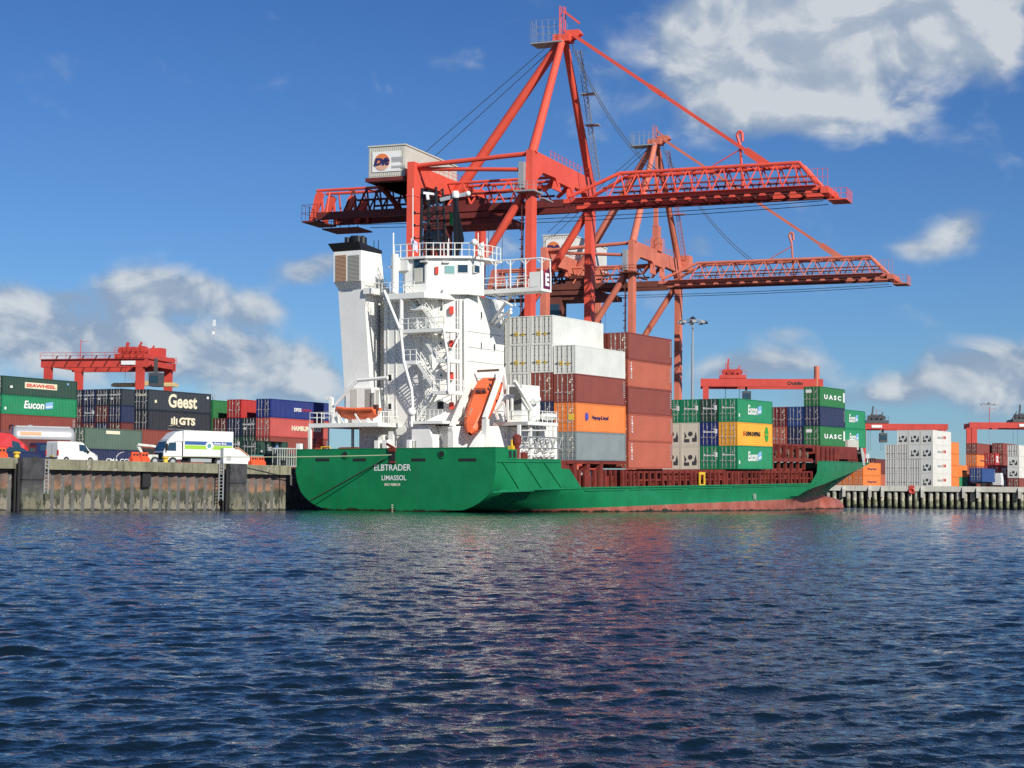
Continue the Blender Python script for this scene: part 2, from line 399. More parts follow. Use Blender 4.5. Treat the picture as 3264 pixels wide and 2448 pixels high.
def quay_left():
    t = empty('quay_wall', QF.M, 'weed streaked steel sheet pile quay wall with a concrete cap beside the green stern', 'quay wall')
    b = MB(); b.box((-60, 0, 3.28), (EDGE_END, 3.2, GZ+.02))
    x = -59
    while x < EDGE_END-3:                                     # cast joints between cap pours
        b.box((x, -.012, 3.3), (x+.04, .0, GZ)); x += 7.3
    b.build('cap', conc, t)
    b = MB(); x = -58.
    prof = []
    while x < EDGE_END-1.2: prof += [(x, .86), (x+.95, .50)]; x += 1.06
    for p, q in zip(prof[:-1], prof[1:]):
        b.quad((p[0], p[1], -3), (q[0], q[1], -3), (q[0], q[1], 3.28), (p[0], p[1], 3.28))
    b.box((EDGE_END-.9, .5, -3), (EDGE_END-.15, 3, 3.28))
    b.build('sheet_piling', sheet_m, t)
    b = MB()                                                  # slabs of dark timber facing seen between pillars
    xa = QF.at(452, 1540, y=.4)[0]; b.box((xa, .28, 2.0), (xa+.9, .44, 3.27)); b.build('facing_panel', rubber, t)
    for nm, (pa, pb), lab in (('dark', (70, 138), 'square dark concrete fender pillar left of the white van'),
                              ('dark', (733, 784), 'dark concrete fender pillar nearest the ship stern')):
        xa = QF.at(pa, 1560, y=-.55)[0]; xb = QF.at(pb, 1560, y=-.55)[0]
        b = MB(); b.box((xa, -.55, -3), (xb, .4, 2.45)); b.box((xa-.04, -.62, 2.45), (xb+.04, .4, GZ+.06))
        o = empty('fender_pillar', QF.M, lab, 'fender pillar', 'fender pillars on the left quay'); b.build('pillar_shaft', pier_m, o)
        b = MB()
        for k in range(2): b.tube((xa-.14, -.3+k*.4, -2), (xa-.14, -.3+k*.4, GZ-.4), .13, 8)
        b.build('rubbing_post', rubber, o)
    for (pa, pb, zb, lab) in ((142, 154, 1.35, 'rusty steel ladder on the quay wall below the white van'), (699, 712, .9, 'steel quay ladder left of the pillar nearest the ship')):
        xa = QF.at(pa, 1530, y=-.15)[0]; xb = QF.at(pb, 1530, y=-.15)[0]
        o = empty('quay_ladder', QF.M, lab, 'ladder', 'ladders down the left quay wall')
        for xx in (xa, xb): MB().beam((xx, -.12, zb), (xx, -.12, GZ), .07, .1).build('ladder_rail', grey, o)
        b = MB(); z = zb+.2
        while z < GZ-.1: b.tube((xa, -.12, z), (xb, -.12, z), .03, 5); z += .3
        b.build('rung', grey, o)
    # bollards and yellow edge marks
    for k, px in enumerate((55, 530, 905)):
        x = QF.at(px, 1480, y=.8)[0]
        o = empty('bollard', QF.M@Matrix.Translation((x, .9, GZ)), ['bollard on the quay edge by the far left pillar', 'bollard on the quay edge before the white lorry', 'bollard on the quay corner beside the green stern'][k], 'bollard', 'mooring bollards')
        MB().lathe((0, 0, 0), [(.22, 0), (.2, .25), (.17, .32), (.3, .4), (.3, .5), (.1, .55)], 10).build('bollard_post', yellow if k < 2 else rubber, o)
quay_left()
def quay_right():
    t = empty('pile_wharf', RF.M, 'pale concrete wharf on rows of weedy piles beyond the bow', 'wharf')
    L0, L1 = -14, 72
    MB().box((L0, 0, 3.12), (L1, 5, GZ+.01)).build('deck_beam', concpale, t)
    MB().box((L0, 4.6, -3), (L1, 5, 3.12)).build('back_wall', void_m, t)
    x = L0+.6; k = 0
    while x < L1-.5:
        MB().tube((x, .55+(k % 3)*.12, -3), (x, .55+(k % 3)*.12, 3.12), .36+.05*(k % 2), 9).build('pile', pile_m, t); x += 1.24+.1*math.sin(k*2.1); k += 1
    for px in (2690, 2773, 2813, 2940, 3072, 3117, 3250):
        x = RF.at(px, 1570, y=-.2)[0]
        b = MB(); b.loft([[(x-.28, -.45, 2.0), (x+.28, -.45, 2.0), (x+.28, -.02, 2.2), (x-.28, -.02, 2.2)], [(x-.28, -.5, 3.3), (x+.28, -.5, 3.3), (x+.28, -.02, 3.3), (x-.28, -.02, 3.3)], [(x-.28, -.1, 3.95), (x+.28, -.1, 3.95), (x+.28, -.02, 3.95), (x-.28, -.02, 3.95)]])
        b.build('fender_bracket', concpale, t)
quay_right()
# ---------------------------------------------------------------- the container ship (x forward from the transom, y to port, z up from the paint line)
PSI, TAU, LAM = .4821, .0169, .0083
def _sm():
    ct, st, c_, s_, cy, sy = math.cos(TAU), math.sin(TAU), math.cos(LAM), math.sin(LAM), math.cos(PSI), math.sin(PSI)
    def tr(X, Y, Z):
        Y2 = Y*c_-Z*s_; Z2 = Z*c_+Y*s_; X3 = X*ct-Z2*st; Z3 = Z2*ct+X*st
        return np.array([X3*sy+Y2*cy, X3*cy-Y2*sy, Z3])
    return np.stack([tr(1, 0, 0), -tr(0, 1, 0), tr(0, 0, 1)], 1)
SF = Frame(_sm(), (-11.0616, 168.4637, 0))
at = SF.at
HB = 10.97
ship = empty('container_ship', SF.M, 'green hulled container ship with a white deckhouse aft and red deck fittings', 'ship')
def sp(name, b, mat, parent=None, smooth=False): return b.build(name, mat, parent or ship, smooth)
def hull_material():
    m, n, b = newmat('hull_paint')
    tcn = n.n('ShaderNodeTexCoord').outputs['Object']; wp = n.n('ShaderNodeNewGeometry').outputs['Position']
    s = n.n('ShaderNodeSeparateXYZ'); n.set(s.inputs[0], tcn); wz = n.n('ShaderNodeSeparateXYZ'); n.set(wz.inputs[0], wp)
    a = n.noise(tcn, .35, 5, .6); st = n.noise(n.vscale(tcn, (1.3, 1.3, .12)), 1., 4, .6)
    gr = n.mix(n.mr(a, .3, .7), (.0065, .175, .062), (.0095, .215, .078))
    gr = n.mix(n.m('MULTIPLY', n.mr(st, .52, .72), .35), gr, (.02, .14, .07))
    ru = n.noise(n.vscale(tcn, (2.1, 2.1, .22)), 1.3, 5, .7)
    gr = n.mix(n.m('MULTIPLY', n.mr(ru, .64, .74), .35), gr, (.10, .06, .03))
    rd = n.mix(n.mr(a, .35, .65), (.33, .085, .055), (.44, .145, .10))
    rd = n.mix(n.m('MULTIPLY', n.mr(ru, .5, .65), .4), rd, (.20, .085, .05))
    edge = n.m('ADD', s.outputs[2], n.m('MULTIPLY', n.m('SUBTRACT', n.noise(tcn, .8, 3), .5), .12))
    c = n.mix(n.mr(edge, .03, -.03), gr, rd)
    wd_ = n.m('ADD', wz.outputs[2], n.m('MULTIPLY', n.m('SUBTRACT', n.noise(n.vscale(tcn, (.5, .5, 1)), .9, 6, .75), .5), 1.3))
    c = n.mix(n.mr(wd_, .26, .12), c, (.022, .026, .012))
    n.set(b.inputs['Base Color'], c); n.set(b.inputs['Roughness'], n.mr(st, .3, .7, .33, .5)); b.inputs['Specular IOR Level'].default_value = .35
    # faint plate seams and dented plating
    bp = n.n('ShaderNodeBump'); bp.inputs['Distance'].default_value = .05; bp.inputs['Strength'].default_value = .5
    n.set(bp.inputs['Height'], n.noise(n.vscale(tcn, (.5, .5, .5)), 1., 2)); n.set(b.inputs['Normal'], bp.outputs[0])
    return m
hullm = hull_material()
def ss(t): t = min(1, max(0, t)); return t*t*(3-2*t)
def ip(x, tab): return float(np.interp(x, [p[0] for p in tab], [p[1] for p in tab]))
ZT = [(0, 5.87), (2.39, 5.87), (2.47, 4.81), (13.5, 4.82), (13.69, 3.96), (15.5, 3.93), (18.2, 2.07), (90.8, 2.0), (93.2, 3.25), (93.7, 3.6), (94.06, 5.05), (157, 5.2)]
STEM = [(131, -1.2), (131.6, .04), (135, 1.06), (139.5, 2.0), (148, 3.74), (156.6, 5.15)]
def bdk(x): return HB if x < 96 else HB*max(0, 1-((x-96)/61)**1.3)
def hsec(x):
    zt = ip(x, ZT)
    if x < 40:
        TP = [(HB, zt), (HB, min(zt, 3.7)), (10.8, min(zt, 2.8)), (10.4, 1.85), (9.95, 1.35), (9.3, .85), (8.6, .5), (7.6, .16), (5, 0), (2, -.05), (0, -.05)]
        FP = [(HB, zt), (HB, min(zt, 3.)), (HB, min(zt, 2.5)), (HB, 1.9), (HB, 1.25), (HB, .6), (HB, -.3), (HB, -1.5), (10.5, -3.5), (8, -5), (0, -5)]
        r = []
        for k in range(11):
            t = ss(x/5) if k < 4 else ss((x-.5)/(24+2.2*(k-4)))
            r.append((TP[k][0]*(1-t)+FP[k][0]*t, TP[k][1]*(1-t)+FP[k][1]*t))
        return r
    bd = bdk(x); bw = HB if x < 80 else HB*max(0, 1-(x-80)/51)
    zk = min(zt-.07, max(.4, .2+max(0, (x-86)/71)**.58*4.9)) if x > 80 else .4
    zl = -1.5
    if x > 131: zl = ip(x, STEM); bw = 0; zk = max(zk, zl+.02)
    r = [(bd, zt), (bd*.997, (zt+zk)/2), (bd*.985, zk)]
    for k in range(1, 7):
        s = 1-k/6; r.append((bw+(bd*.985-bw)*s**3.4, zl+(zk-zl)*s))
    if x <= 131: r += [(bw*.8, -4), (0, -5)]
    else: r += [(0, zl-.01), (0, zl-.02)]
    return r
xs = [0, .6, 1.5, 2.39, 2.47, 4, 6, 8, 10, 12, 13.5, 13.69, 15.5, 18.2, 20, 23, 27, 35, 40.01, 60, 72, 80, 83, 86, 88.5, 90.8, 93.2, 93.7, 94.06, 97, 100, 104, 108, 112, 116, 120, 124, 127, 129.5, 131, 131.6, 133, 135, 137, 139.5, 142, 145, 148, 151, 153.5, 155.5, 156.6, 156.9]
b = MB(); rings = []
for x in xs:
    q = hsec(x); rings.append([(x, -p[0], p[1]) for p in q]+[(x, p[0], p[1]) for p in q[::-1]])
b.loft(rings, closed=False, cap=False)
b.add(rings[0], [tuple(range(len(rings[0])))])
hull = sp('hull', b, hullm, None, 'auto')
b = MB(); rr = []
for k in range(13):
    t = PI*k/12; c = 131.-8.6*math.cos(t); q = math.sin(t)
    rr.append([(c, 1.9*q*math.cos(2*PI*i/12), -2.05+1.8*q*math.sin(2*PI*i/12)) for i in range(12)])
sp('bulbous_bow', b.loft(rr), hullm, None, True)
def deck(name, x0, x1, z, mat, ins=.12, n=14):
    b = MB(); q = np.linspace(x0, x1, n)
    rr = [[(x, -max(.01, min(bdk(x), HB)-ins), z), (x, max(.01, min(bdk(x), HB)-ins), z)] for x in q]
    return sp(name, b.loft(rr, closed=False), mat)
deck('poop_deck', .1, 13.6, 4.7, deckred); deck('main_deck', 13.6, 100, 1.98, deckred); deck('forecastle_deck', 94.2, 152, 4.1, deckred, .3)
MB().box((13.55, -HB+.1, 1.98), (13.7, HB-.1, 4.7)).build('poop_bulkhead', white, ship)
# bulwark caps, rubbing strakes
b = MB()
for (x0, x1) in ((.02, 2.39), (2.5, 13.45)):
    for s in (-1, 1): b.beam((x0, s*(HB-.06), ip(x0+.2, ZT)+.03), (x1, s*(HB-.06), ip(x1-.1, ZT)+.03), .22, .08)
b.beam((.08, -HB+.1, 5.9), (.08, HB-.1, 5.9), .22, .08)
for s in (-1, 1):
    b.beam((18.3, s*(HB-.02), 2.04), (90.8, s*(HB-.02), 2.0), .26, .16)
    for x in np.arange(94.3, 153, 3.): b.beam((x, s*(bdk(x)-.05), 5.07), (x+3, s*(bdk(min(x+3, 156.5))-.05), 5.12), .22, .09)
sp('bulwark_cap', b, hullm)
b = MB(); Y = -HB-.04
def on_side(px, py): p = at(px, py, y=Y); return (p[0], Y, p[2])
for l in ([(1585, 1471), (1787, 1472)], [(1602, 1472), (1654, 1556)], [(1673, 1472), (1726, 1555)], [(1734, 1472), (1789, 1554)], [(1590, 1563), (1852, 1556)], [(1570, 1568), (1700, 1564)]):
    a, c = on_side(*l[0]), on_side(*l[1]); b.beam(a, c, .10, .13); b2 = 0
for x0, x1 in ((19, 29), (30, 45), (46.5, 60), (61, 76), (77, 90)): b.beam((x0, Y, 1.78), (x1, Y, 1.76), .09, .12)
sp('rubbing_strake', b, hullm)
# stern openings, fairleads, name
for (px, w) in ((1028, 50), (1146, 46), (1334, 48), (1490, 58)):
    p = at(px, 1465.5, x=0); MB().box((-.03, p[1]-w/28.5/2*.9, p[2]-.13), (.2, p[1]+w/28.5/2*.9, p[2]+.13)).build('freeing_port', void_m, ship)
for px, py in ((1102, 1448.5), (1410, 1446.5)):
    p = at(px, py, x=0); b = MB().lathe((-.10, p[1], p[2]), [(.30, 0), (.42, .02), (.42, .3), (.30, .3)], 16, 'x')
    o = sp('fairlead', b, hullm); MB().lathe((-.13, p[1], p[2]), [(.02, 0), (.27, .0), (.27, .3)], 14, 'x').build('fairlead_opening', void_m, o)
p = at(1252, 1450, x=0)
o = MB().box((-.12, p[1]-.28, p[2]-.6), (.3, p[1]+.28, p[2]+.5)).build('stern_roller_fairlead', void_m, ship)
b = MB(); b.box((-.2, p[1]-.34, p[2]+.32), (.45, p[1]+.38, p[2]+.7)); b.beam((-.1, p[1]+.6, p[2]+1.05), (-.1, p[1]-.2, p[2]+.62), .22); b.box((-.16, p[1]-.34, p[2]-.75), (.1, p[1]+.34, p[2]-.6)); b.build('fairlead_frame', deckred, o)
p = at(1632, 1449, y=-HB)
b = MB(); b.box((p[0]-.95, -HB-.02, 4.83), (p[0]+.95, -HB+.5, 5.75)); o = sp('panama_fairlead', b, hullm)
for dx in (-.42, .42): MB().box((p[0]+dx-.25, -HB-.05, 4.98), (p[0]+dx+.25, -HB+.3, 5.6)).build('fairlead_opening', void_m, o)
AFT = (0, -1, 0); UP = (0, 0, 1); FWD = (1, 0, 0)
def tx(s, pxs, pys, mat, bold=.02, **k):
    a = at(pxs[0], (pys[0]+pys[1])/2, x=0); c = at(pxs[1], (pys[0]+pys[1])/2, x=0); u = at(pxs[0], pys[0], x=0); l = at(pxs[0], pys[1], x=0)
    text(s, mat, ship, ((a+c)/2)*(0, 1, 0)+(0, 0, a[2]/2+c[2]/2), AFT, UP, abs(a[1]-c[1]), u[2]-l[2], bold, **k)
tx('ELBTRADER', (1193, 1310), (1480, 1500), textwhite, .012, name='ship_name')
tx('LIMASSOL', (1217, 1295), (1515, 1531), textwhite, .012, name='home_port')
tx('IMO 9388154', (1226, 1276), (1540, 1549), textcream, .03, name='registry_number')
for k, s in enumerate(('8', '6', '4', '2')): tx(s, (1248, 1254), (1608+k*6.5, 1612.5+k*6.5), textcream, .03, name='draught_mark')
a = at(2405, 1590, y=-HB); text('V8', textgrey, ship, (a[0], -HB, a[2]+.25), FWD, UP, 1.1, .8, name='draught_mark')
# ---------------------------------------------------------------- deckhouse
def boxm(a, c): return MB().box((min(a[0], c[0]), min(a[1], c[1]), min(a[2], c[2])), (max(a[0], c[0]), max(a[1], c[1]), max(a[2], c[2])))
XA = 5.5
plan = [(XA, 4.35), (XA, -.6), (7.5, -3.95), (15, -3.95), (15, 4.35)]
lower = [(5., 6.9), (5., -3.2), (8.6, -7.6), (16., -7.6), (16., 6.9)]
sp('lower_deckhouse', MB().prism([(x, y, 4.7) for x, y in lower], (0, 0, 3.36)), white)
house = sp('accommodation_block', MB().prism([(x, y, 8.0) for x, y in plan], (0, 0, 12.5)), white)
ND = np.array([-3.35, -2.0, 0])/math.hypot(3.35, 2.0); PD = np.array([XA, -.6, 10.])          # the angled wall
TD = np.array([2.0, -3.35, 0])/math.hypot(3.35, 2.0)
def on_d(px, py, out=0): return at(px, py, pl=(PD+ND*out, ND))
b = MB()                                                    # weld lines between storeys, wall pipes
for py in (1056, 1106, 1151, 1203):
    p = at(1495, py, y=-3.97); b.box((7.5, -3.975, p[2]-.02), (15, -3.955, p[2]+.02))
sp('plate_seam', b, louvre_gap_grey, house)
b = MB()
for px, r in ((1467, .17), (1481, .12), (1458, .07)):
    a, c = on_d(px, 925, .2), on_d(px, 1235, .2); b.tube((a[0], a[1], 20.4), (a[0], a[1], 8.9), r, 8); sp('service_pipe', b, white, house); b = MB()
b = MB()
for px in (1340, 1236, 1262): a = at(px, 1100, x=XA-.06); b.tube((XA-.06, a[1], 20.3), (XA-.06, a[1], 9), .05, 6); sp('downpipe', b, offwhite, house); b = MB()
def win_aft(px0, px1, py0, py1, mat, x, name='window', par=None, fr=white):
    a, c = at(px0, py0, x=x), at(px1, py1, x=x)
    o = MB().box((x-.05, c[1]-.09, c[2]-.09), (x+.05, a[1]+.09, a[2]+.09)).build(name, fr, par or ship)
    MB().box((x-.07, c[1], c[2]), (x+.02, a[1], a[2])).build('pane', mat, o); return o
def panel_d(px0, px1, py0, py1, out, th, mat, name, par):
    a, c = on_d(px0, py0, out), on_d(px1, py1, out); e = np.array([c[0], c[1], a[2]]); f = np.array([a[0], a[1], c[2]])
    return MB().prism([a, e, c, f], -ND*th).build(name, mat, par)
def win_side(px0, px1, py0, py1, mat, y, par, name='window', fr=white):
    a, c = at(px0, py0, y=y), at(px1, py1, y=y); z0 = (at(px0, py1, y=y)[2]+c[2])/2; z1 = (a[2]+at(px1, py0, y=y)[2])/2
    o = MB().box((a[0]-.08, y-.05, z0-.08), (c[0]+.08, y+.05, z1+.08)).build(name, fr, par)
    MB().box((a[0], y-.07, z0), (c[0], y+.02, z1)).build('pane', mat, o); return o
for (px0, px1, py0, py1) in ((1531, 1535, 995, 1015), (1572, 1577, 1097, 1117), (1531, 1534, 1092, 1112), (1574, 1578, 1193, 1212)):
    win_side(px0, px1, py0, py1, glass_m, -3.96, ship)
# bridge
ZB = at(1285, 943, x=3.2)[2]
ZB = 20.55; ZR = at(1360, 819, x=4.9)[2]
XB = 4.9
bplan = [(XB, at(1292, 850, x=XB)[1]), (XB, at(1360, 850, x=XB)[1])]
cor = at(1493, 850, pl=((XB, bplan[1][1], 0), ND))
fwd_ = at(1540, 860, y=cor[1]-.5)
bplan += [(cor[0], cor[1]), (fwd_[0], cor[1]-.6), (fwd_[0]+.6, cor[1]+.6), (13, 3.), (13, 4.3), (9, 4.3)]
bplan[0] = (XB, bplan[0][1])
br = sp('bridge', MB().prism([(x, y, ZB+.3) for x, y in bplan], (0, 0, ZR-ZB-.3)), white)
PB = np.array([XB, bplan[1][1], 0.])
def on_b(px, py, out=0): return at(px, py, pl=(PB+ND*out, ND))
def panel_b(px0, px1, py0, py1, out, th, mat, name, par):
    a, c = on_b(px0, py0, out), on_b(px1, py1, out); e = np.array([c[0], c[1], a[2]]); f = np.array([a[0], a[1], c[2]])
    return MB().prism([a, e, c, f], -ND*th).build(name, mat, par)
for (x0, x1, y0, y1, m) in ((1418, 1449, 847, 871, glass_l), (1460, 1491, 844, 868, glass_m)):
    o = panel_b(x0-2, x1+2, y0-2, y1+2, .05, .1, white, 'bridge_window', br); panel_b(x0, x1, y0, y1, .08, .1, m, 'pane', o)
win_side(1511, 1530, 847, 869, glass_m, cor[1]-.36, br, 'bridge_window')
panel_b(1387, 1397.5, 850, 873, .2, .2, redbox, 'fire_box', br)
panel_b(1411, 1433, 832, 838, .25, .25, offwhite, 'lamp_hood', br)
win_aft(1321, 1353, 829, 898, glass_m, XB-.02, 'bridge_door', br, grey)
win_aft(1322, 1346, 858, 897, tan, XB-.06, 'door_leaf', br, tan)
b = MB(); a = at(1352, 833, x=XB-.2); b.box((XB-.5, a[1]-.4, a[2]-.1), (XB, a[1]+.3, a[2]+.05)); a = at(1262, 850, x=4.6)
b.box((4.2, a[1]-.2, a[2]-.1), (4.8, a[1]+.6, a[2]+.05)); sp('lamp_hood', b, offwhite, br)
# open wing shelter on the port side of the bridge, its pillar and bulkhead
a = at(1249, 795, x=4.4); c = at(1269, 945, x=4.4)
MB().tube((4.4, (a[1]+c[1])/2, ZB), (4.4, (a[1]+c[1])/2, a[2]-.5), abs(a[1]-c[1])/2, 12).build('shelter_pillar', white, br)
a = at(1250, 823, x=4.7); c = at(1293, 862, x=4.7); MB().box((4.6, c[1]-.3, c[2]), (9, a[1], a[2])).build('shelter_roof', white, br)
MB().box((7.4, bplan[0][1]-.1, ZB+.3), (7.6, a[1]-.1, c[2]+.1)).build('shelter_wall', dgrey, br)
b = MB(); yy = (at(1293, 900, x=4.7)[1], at(1222, 900, x=4.7)[1]); b.rail([(3.3, yy[0]-1.8, ZB+.35), (3.3, yy[1]+.2, ZB+.35)], 1.1, 1.)
sp('bridge_deck_railing', b, white, br)
# bridge deck slab with its overhang
def slab(pts, z, th, mat, name, par=None): return sp(name, MB().prism([(p[0], p[1], z-th) for p in pts], (0, 0, th)), mat, par)
q0 = at(1222, 945, x=3.2); q1 = at(1352, 938, x=3.2); q2 = on_d(1402, 942, 1.6); q3 = on_d(1452, 945, .0)
slab([(3.2, q0[1]), (3.2, q1[1]), (q2[0], q2[1]), (q3[0], q3[1]), (9, -3.9), (15.1, -3.9), (15.1, 4.4), (6, 4.4), (5.0, q0[1])], ZB+.35, .55, white, 'bridge_deck')
b = MB(); b.prism([(XA, at(1363, 960, x=XA)[1], ZB-.2), (XA, at(1363, 960, x=XA)[1], ZB-1.9), (3.4, at(1363, 960, x=XA)[1], ZB-.2)], (0, .08, 0))
p_ = on_d(1410, 970); sp('knee_bracket', b, white); b = MB(); b.prism([p_+ND*0+(0, 0, 1.4), p_-(0, 0, .6), p_+ND*1.5+(0, 0, 1.4)], TD*.08); sp('knee_bracket', b, white)
# roof edge, railings on the monkey island
rp = [(x+(.0 if i else 0), y) for i, (x, y) in enumerate(bplan)]
slab([(x*1.0, y*1.0) for x, y in [(XB-.35, bplan[0][1]+.3), (XB-.35, bplan[1][1]-.1), (cor[0]-.25, cor[1]-.3), (fwd_[0]+.4, cor[1]-1.0), (fwd_[0]+3.0, cor[1]-1.0), (14, 3), (14, 4.6), (9, 4.6)]], ZR+.08, .22, white, 'bridge_roof')
b = MB(); b.rail([(XB-.1, bplan[0][1]+1.2, ZR+.1), (XB-.1, bplan[1][1], ZR+.1), (cor[0]-.05, cor[1]-.1, ZR+.1), (fwd_[0]+.4, cor[1]-.9, ZR+.1), (fwd_[0]+2.9, cor[1]-.9, ZR+.1)], 1.25, .75, .05, (1., .5))
b.rail([(XB-.1, bplan[0][1]+1.2, ZR-1.1), (XB-.1, bplan[0][1]+.2, ZR-1.1)], 1.1, .6, .05)
sp('roof_railing', b, white)
# starboard bridge wing
ZW = 21.5
wi = -4.2
wx0, wx1 = at(1727, 925, y=-HB)[0], at(1757, 928, y=-HB)[0]
slab([(wx0+.1, wi), (wx0-.15, -HB), (wx1, -HB), (wx1+.6, wi)], ZW, .42, white, 'bridge_wing')
zc = at(1690, 868, x=wx0)[2]
b = MB(); ye = at(1690, 900, x=wx0)[1]
b.box((wx0-.15, -HB, ZW), (wx0-.05, ye, zc)); b.box((wx1-.1, -HB, ZW), (wx1, ye, zc)); b.box((wx0-.15, -HB-.03, ZW-.42), (wx1, -HB+.09, zc+.12))
sp('wing_bulwark', b, white)
b = MB(); zt = at(1727, 822, x=wx0)[2]
for px in (1535, 1580, 1627, 1675, 1727):
    y = at(px, 880, x=wx0)[1]; b.tube((wx0, y, ZW), (wx0, y, zt if px > 1560 else ZW+1.1), .075, 6)
    if px > 1560:
        for s in (-1, 1): b.tube((wx0, y, zt-.55), (wx0, y+s*.5, zt-.05), .045, 5)
for y in (-HB+.1,): b.tube((wx1, y, ZW), (wx1, y, zt), .075, 6)
b.tube((wx0, at(1575, 880, x=wx0)[1], zt), (wx0, -HB+.05, zt), .08, 6); b.tube((wx0, -HB+.05, zt), (wx1, -HB+.05, zt), .08, 6)
for h in (.5, 1.1): b.tube((wx0, at(1535, 880, x=wx0)[1], ZW+h), (wx0, ye, ZW+h), .05, 5)
b.rail([(wx1+.3, wi-.5, ZW), (wx1, ye, ZW)], 1.1, 1.3, .045)
sp('wing_railing', b, white)
b = MB()
for (p0, p1) in (((1565, 1030), (1641, 926)), ((1597, 1043), (1629, 996)), ((1572, 1036), (1629, 986))):
    y1 = -3.95-(p1[0]-1560)/25.; a = at(p0[0], p0[1], y=-4.); c = at(p1[0], p1[1], x=wx0+.8); b.tube(a, c, .14, 8)
a = at(1558, 928, x=wx0+.3); c = at(1634, 976, x=wx0+.8); b.tube(a, c, .12, 8); a = at(1641, 926, x=wx0+.8); c = at(1642, 975, x=wx0+.8); b.tube(a, c, .08, 8)
sp('wing_strut', b, white)
sgn = sp('wing_sign', MB().box((wx0+.25, -HB-.07, ZW-.15), (wx1-.35, -HB-.03, ZW+1.65)), plain('sign_maroon', (.14, .012, .06), .5))
text('E', textwhite, sgn, ((wx0+wx1)/2, -HB-.07, ZW+.75), FWD, UP, .85, 1.25, .05)
text('E', textred, sgn, ((wx0+wx1)/2-.55, -HB-.065, ZW+1.5), FWD, UP, .3, .4, .03)
# ---------------------------------------------------------------- outside stairs on the aft wall
XS = 3.2
def L(px, py, x=XS): return at(px, py, x=x)
def platform(pxs, py, zoff=0, back=True, rail=True):
    pts = [L(px, py_, x_) for (px, py_, x_) in pxs]; z = np.mean([p[2] for p in pts])
    poly = [(p[0], p[1]) for p in pts]
    poly += [(XA, poly[-1][1]-.05), (XA, poly[0][1])] if pts[-1][0] < XA+.3 else [(pts[-1][0]+.3, pts[-1][1]+.1), (XA, -.6), (XA, poly[0][1])]
    slab(poly, z, .34, white, 'stair_platform')
    if rail:
        b = MB(); b.rail([(p[0]+.05, p[1], z) for p in pts], 1.05, .9, .04); sp('stair_railing', b, white)
    return z
def stair(pa, pb, x0=XS+.15, w=.8, rails=True):
    a, c = at(pa[0], pa[1], x=x0), at(pb[0], pb[1], x=x0); b = MB(); W = np.array([w, 0, 0])
    for k in (0, 1): b.beam(a+W*k, c+W*k, .06, .26, up=(0, 0, 1))
    n = max(4, int(abs(a[2]-c[2])/.24))
    for k in range(n):
        p = a+(c-a)*((k+.5)/n); b.beam(p, p+W, .24, .04)
    if rails:
        for k in (0, 1):
            b.tube(a+W*k+(0, 0, .95), c+W*k+(0, 0, .95), .04, 5); b.tube(a+W*k+(0, 0, .5), c+W*k+(0, 0, .5), .03, 5)
            for j in range(5):
                p = a+(c-a)*(j/4)+W*k; b.tube(p, p+(0, 0, .95), .035, 5)
    return sp('stairway', b, white)
platform([(1272, 1049, XS), (1414, 1044, XS), (1468, 1052, 5.6)], 1046)
platform([(1390, 1144, XS), (1427, 1142, XS), (1470, 1148, 5.6)], 1144)
platform([(1287, 1150, XS), (1326, 1149, XS)], 1150)
platform([(1308, 976, XS+.8), (1345, 975, XS+.8)], 976)
platform([(1380, 1248, XS), (1425, 1244, XS), (1476, 1246, 5.6)], 1246)
stair((1286, 936), (1325, 976), XS+.9); stair((1345, 977), (1388, 1040), XS+.9)
stair((1333, 1056), (1392, 1141), XS+.9); stair((1327, 1152), (1388, 1244), XS+.15)
stair((1380, 1252), (1330, 1340), XS+.9)
b = MB()
a, c = L(1276, 940), L(1276, 1050); b.tube((XS+.2, a[1], ZB), (XS+.2, a[1], c[2]), .2, 8); sp('stair_support', b, white); b = MB()
b.path([L(1277, 1052), L(1287, 1152), L(1312, 1242), L(1318, 1345)], .15, 8); sp('stair_support', b, white); b = MB()
b.path([at(1224, 926, x=XS), L(1274, 1048)], .15, 8); sp('stair_support', b, white); b = MB()
b.path([L(1414, 1050), L(1428, 1140), L(1430, 1250)], .14, 8); sp('stair_support', b, white); b = MB(); b.tube(L(1428, 1140), on_d(1468, 1062, .3), .10, 7); sp('stair_support', b, white)
a, c = at(1240, 990, x=XA-.5), at(1262, 990, x=XA-.5); b = MB(); b.beam((XA-.5, a[1]+.3, a[2]), (XA-.5, c[1]-.6, a[2]), .2); sp('support_tie', b, white)
for py in (988, 1096, 1198): # fire boxes, doors and lights on each landing
    panel_d(1432, 1446, py-12, py+12, .5, .4, redbox, 'fire_box', ship)
    o = panel_d(1398, 1420, py-4-22, py+44, .05, .1, offwhite, 'deck_door', ship); panel_d(1403, 1409, py-6, py+2, .08, .1, glass_m, 'porthole', o)
    panel_d(1396, 1410, py-34, py-29, .4, .35, louvre_gap_grey, 'deck_lamp', ship)
panel_d(1432, 1447, 1282, 1304, .5, .4, redbox, 'fire_box', ship); panel_d(1394, 1414, 1280, 1304, .06, .1, void_m, 'deck_opening', ship)
for (x0, x1, y0, y1) in ((1239, 1248, 1195, 1214), (1239, 1248, 1287, 1304)): win_aft(x0, x1, y0, y1, void_m, XA-.02)
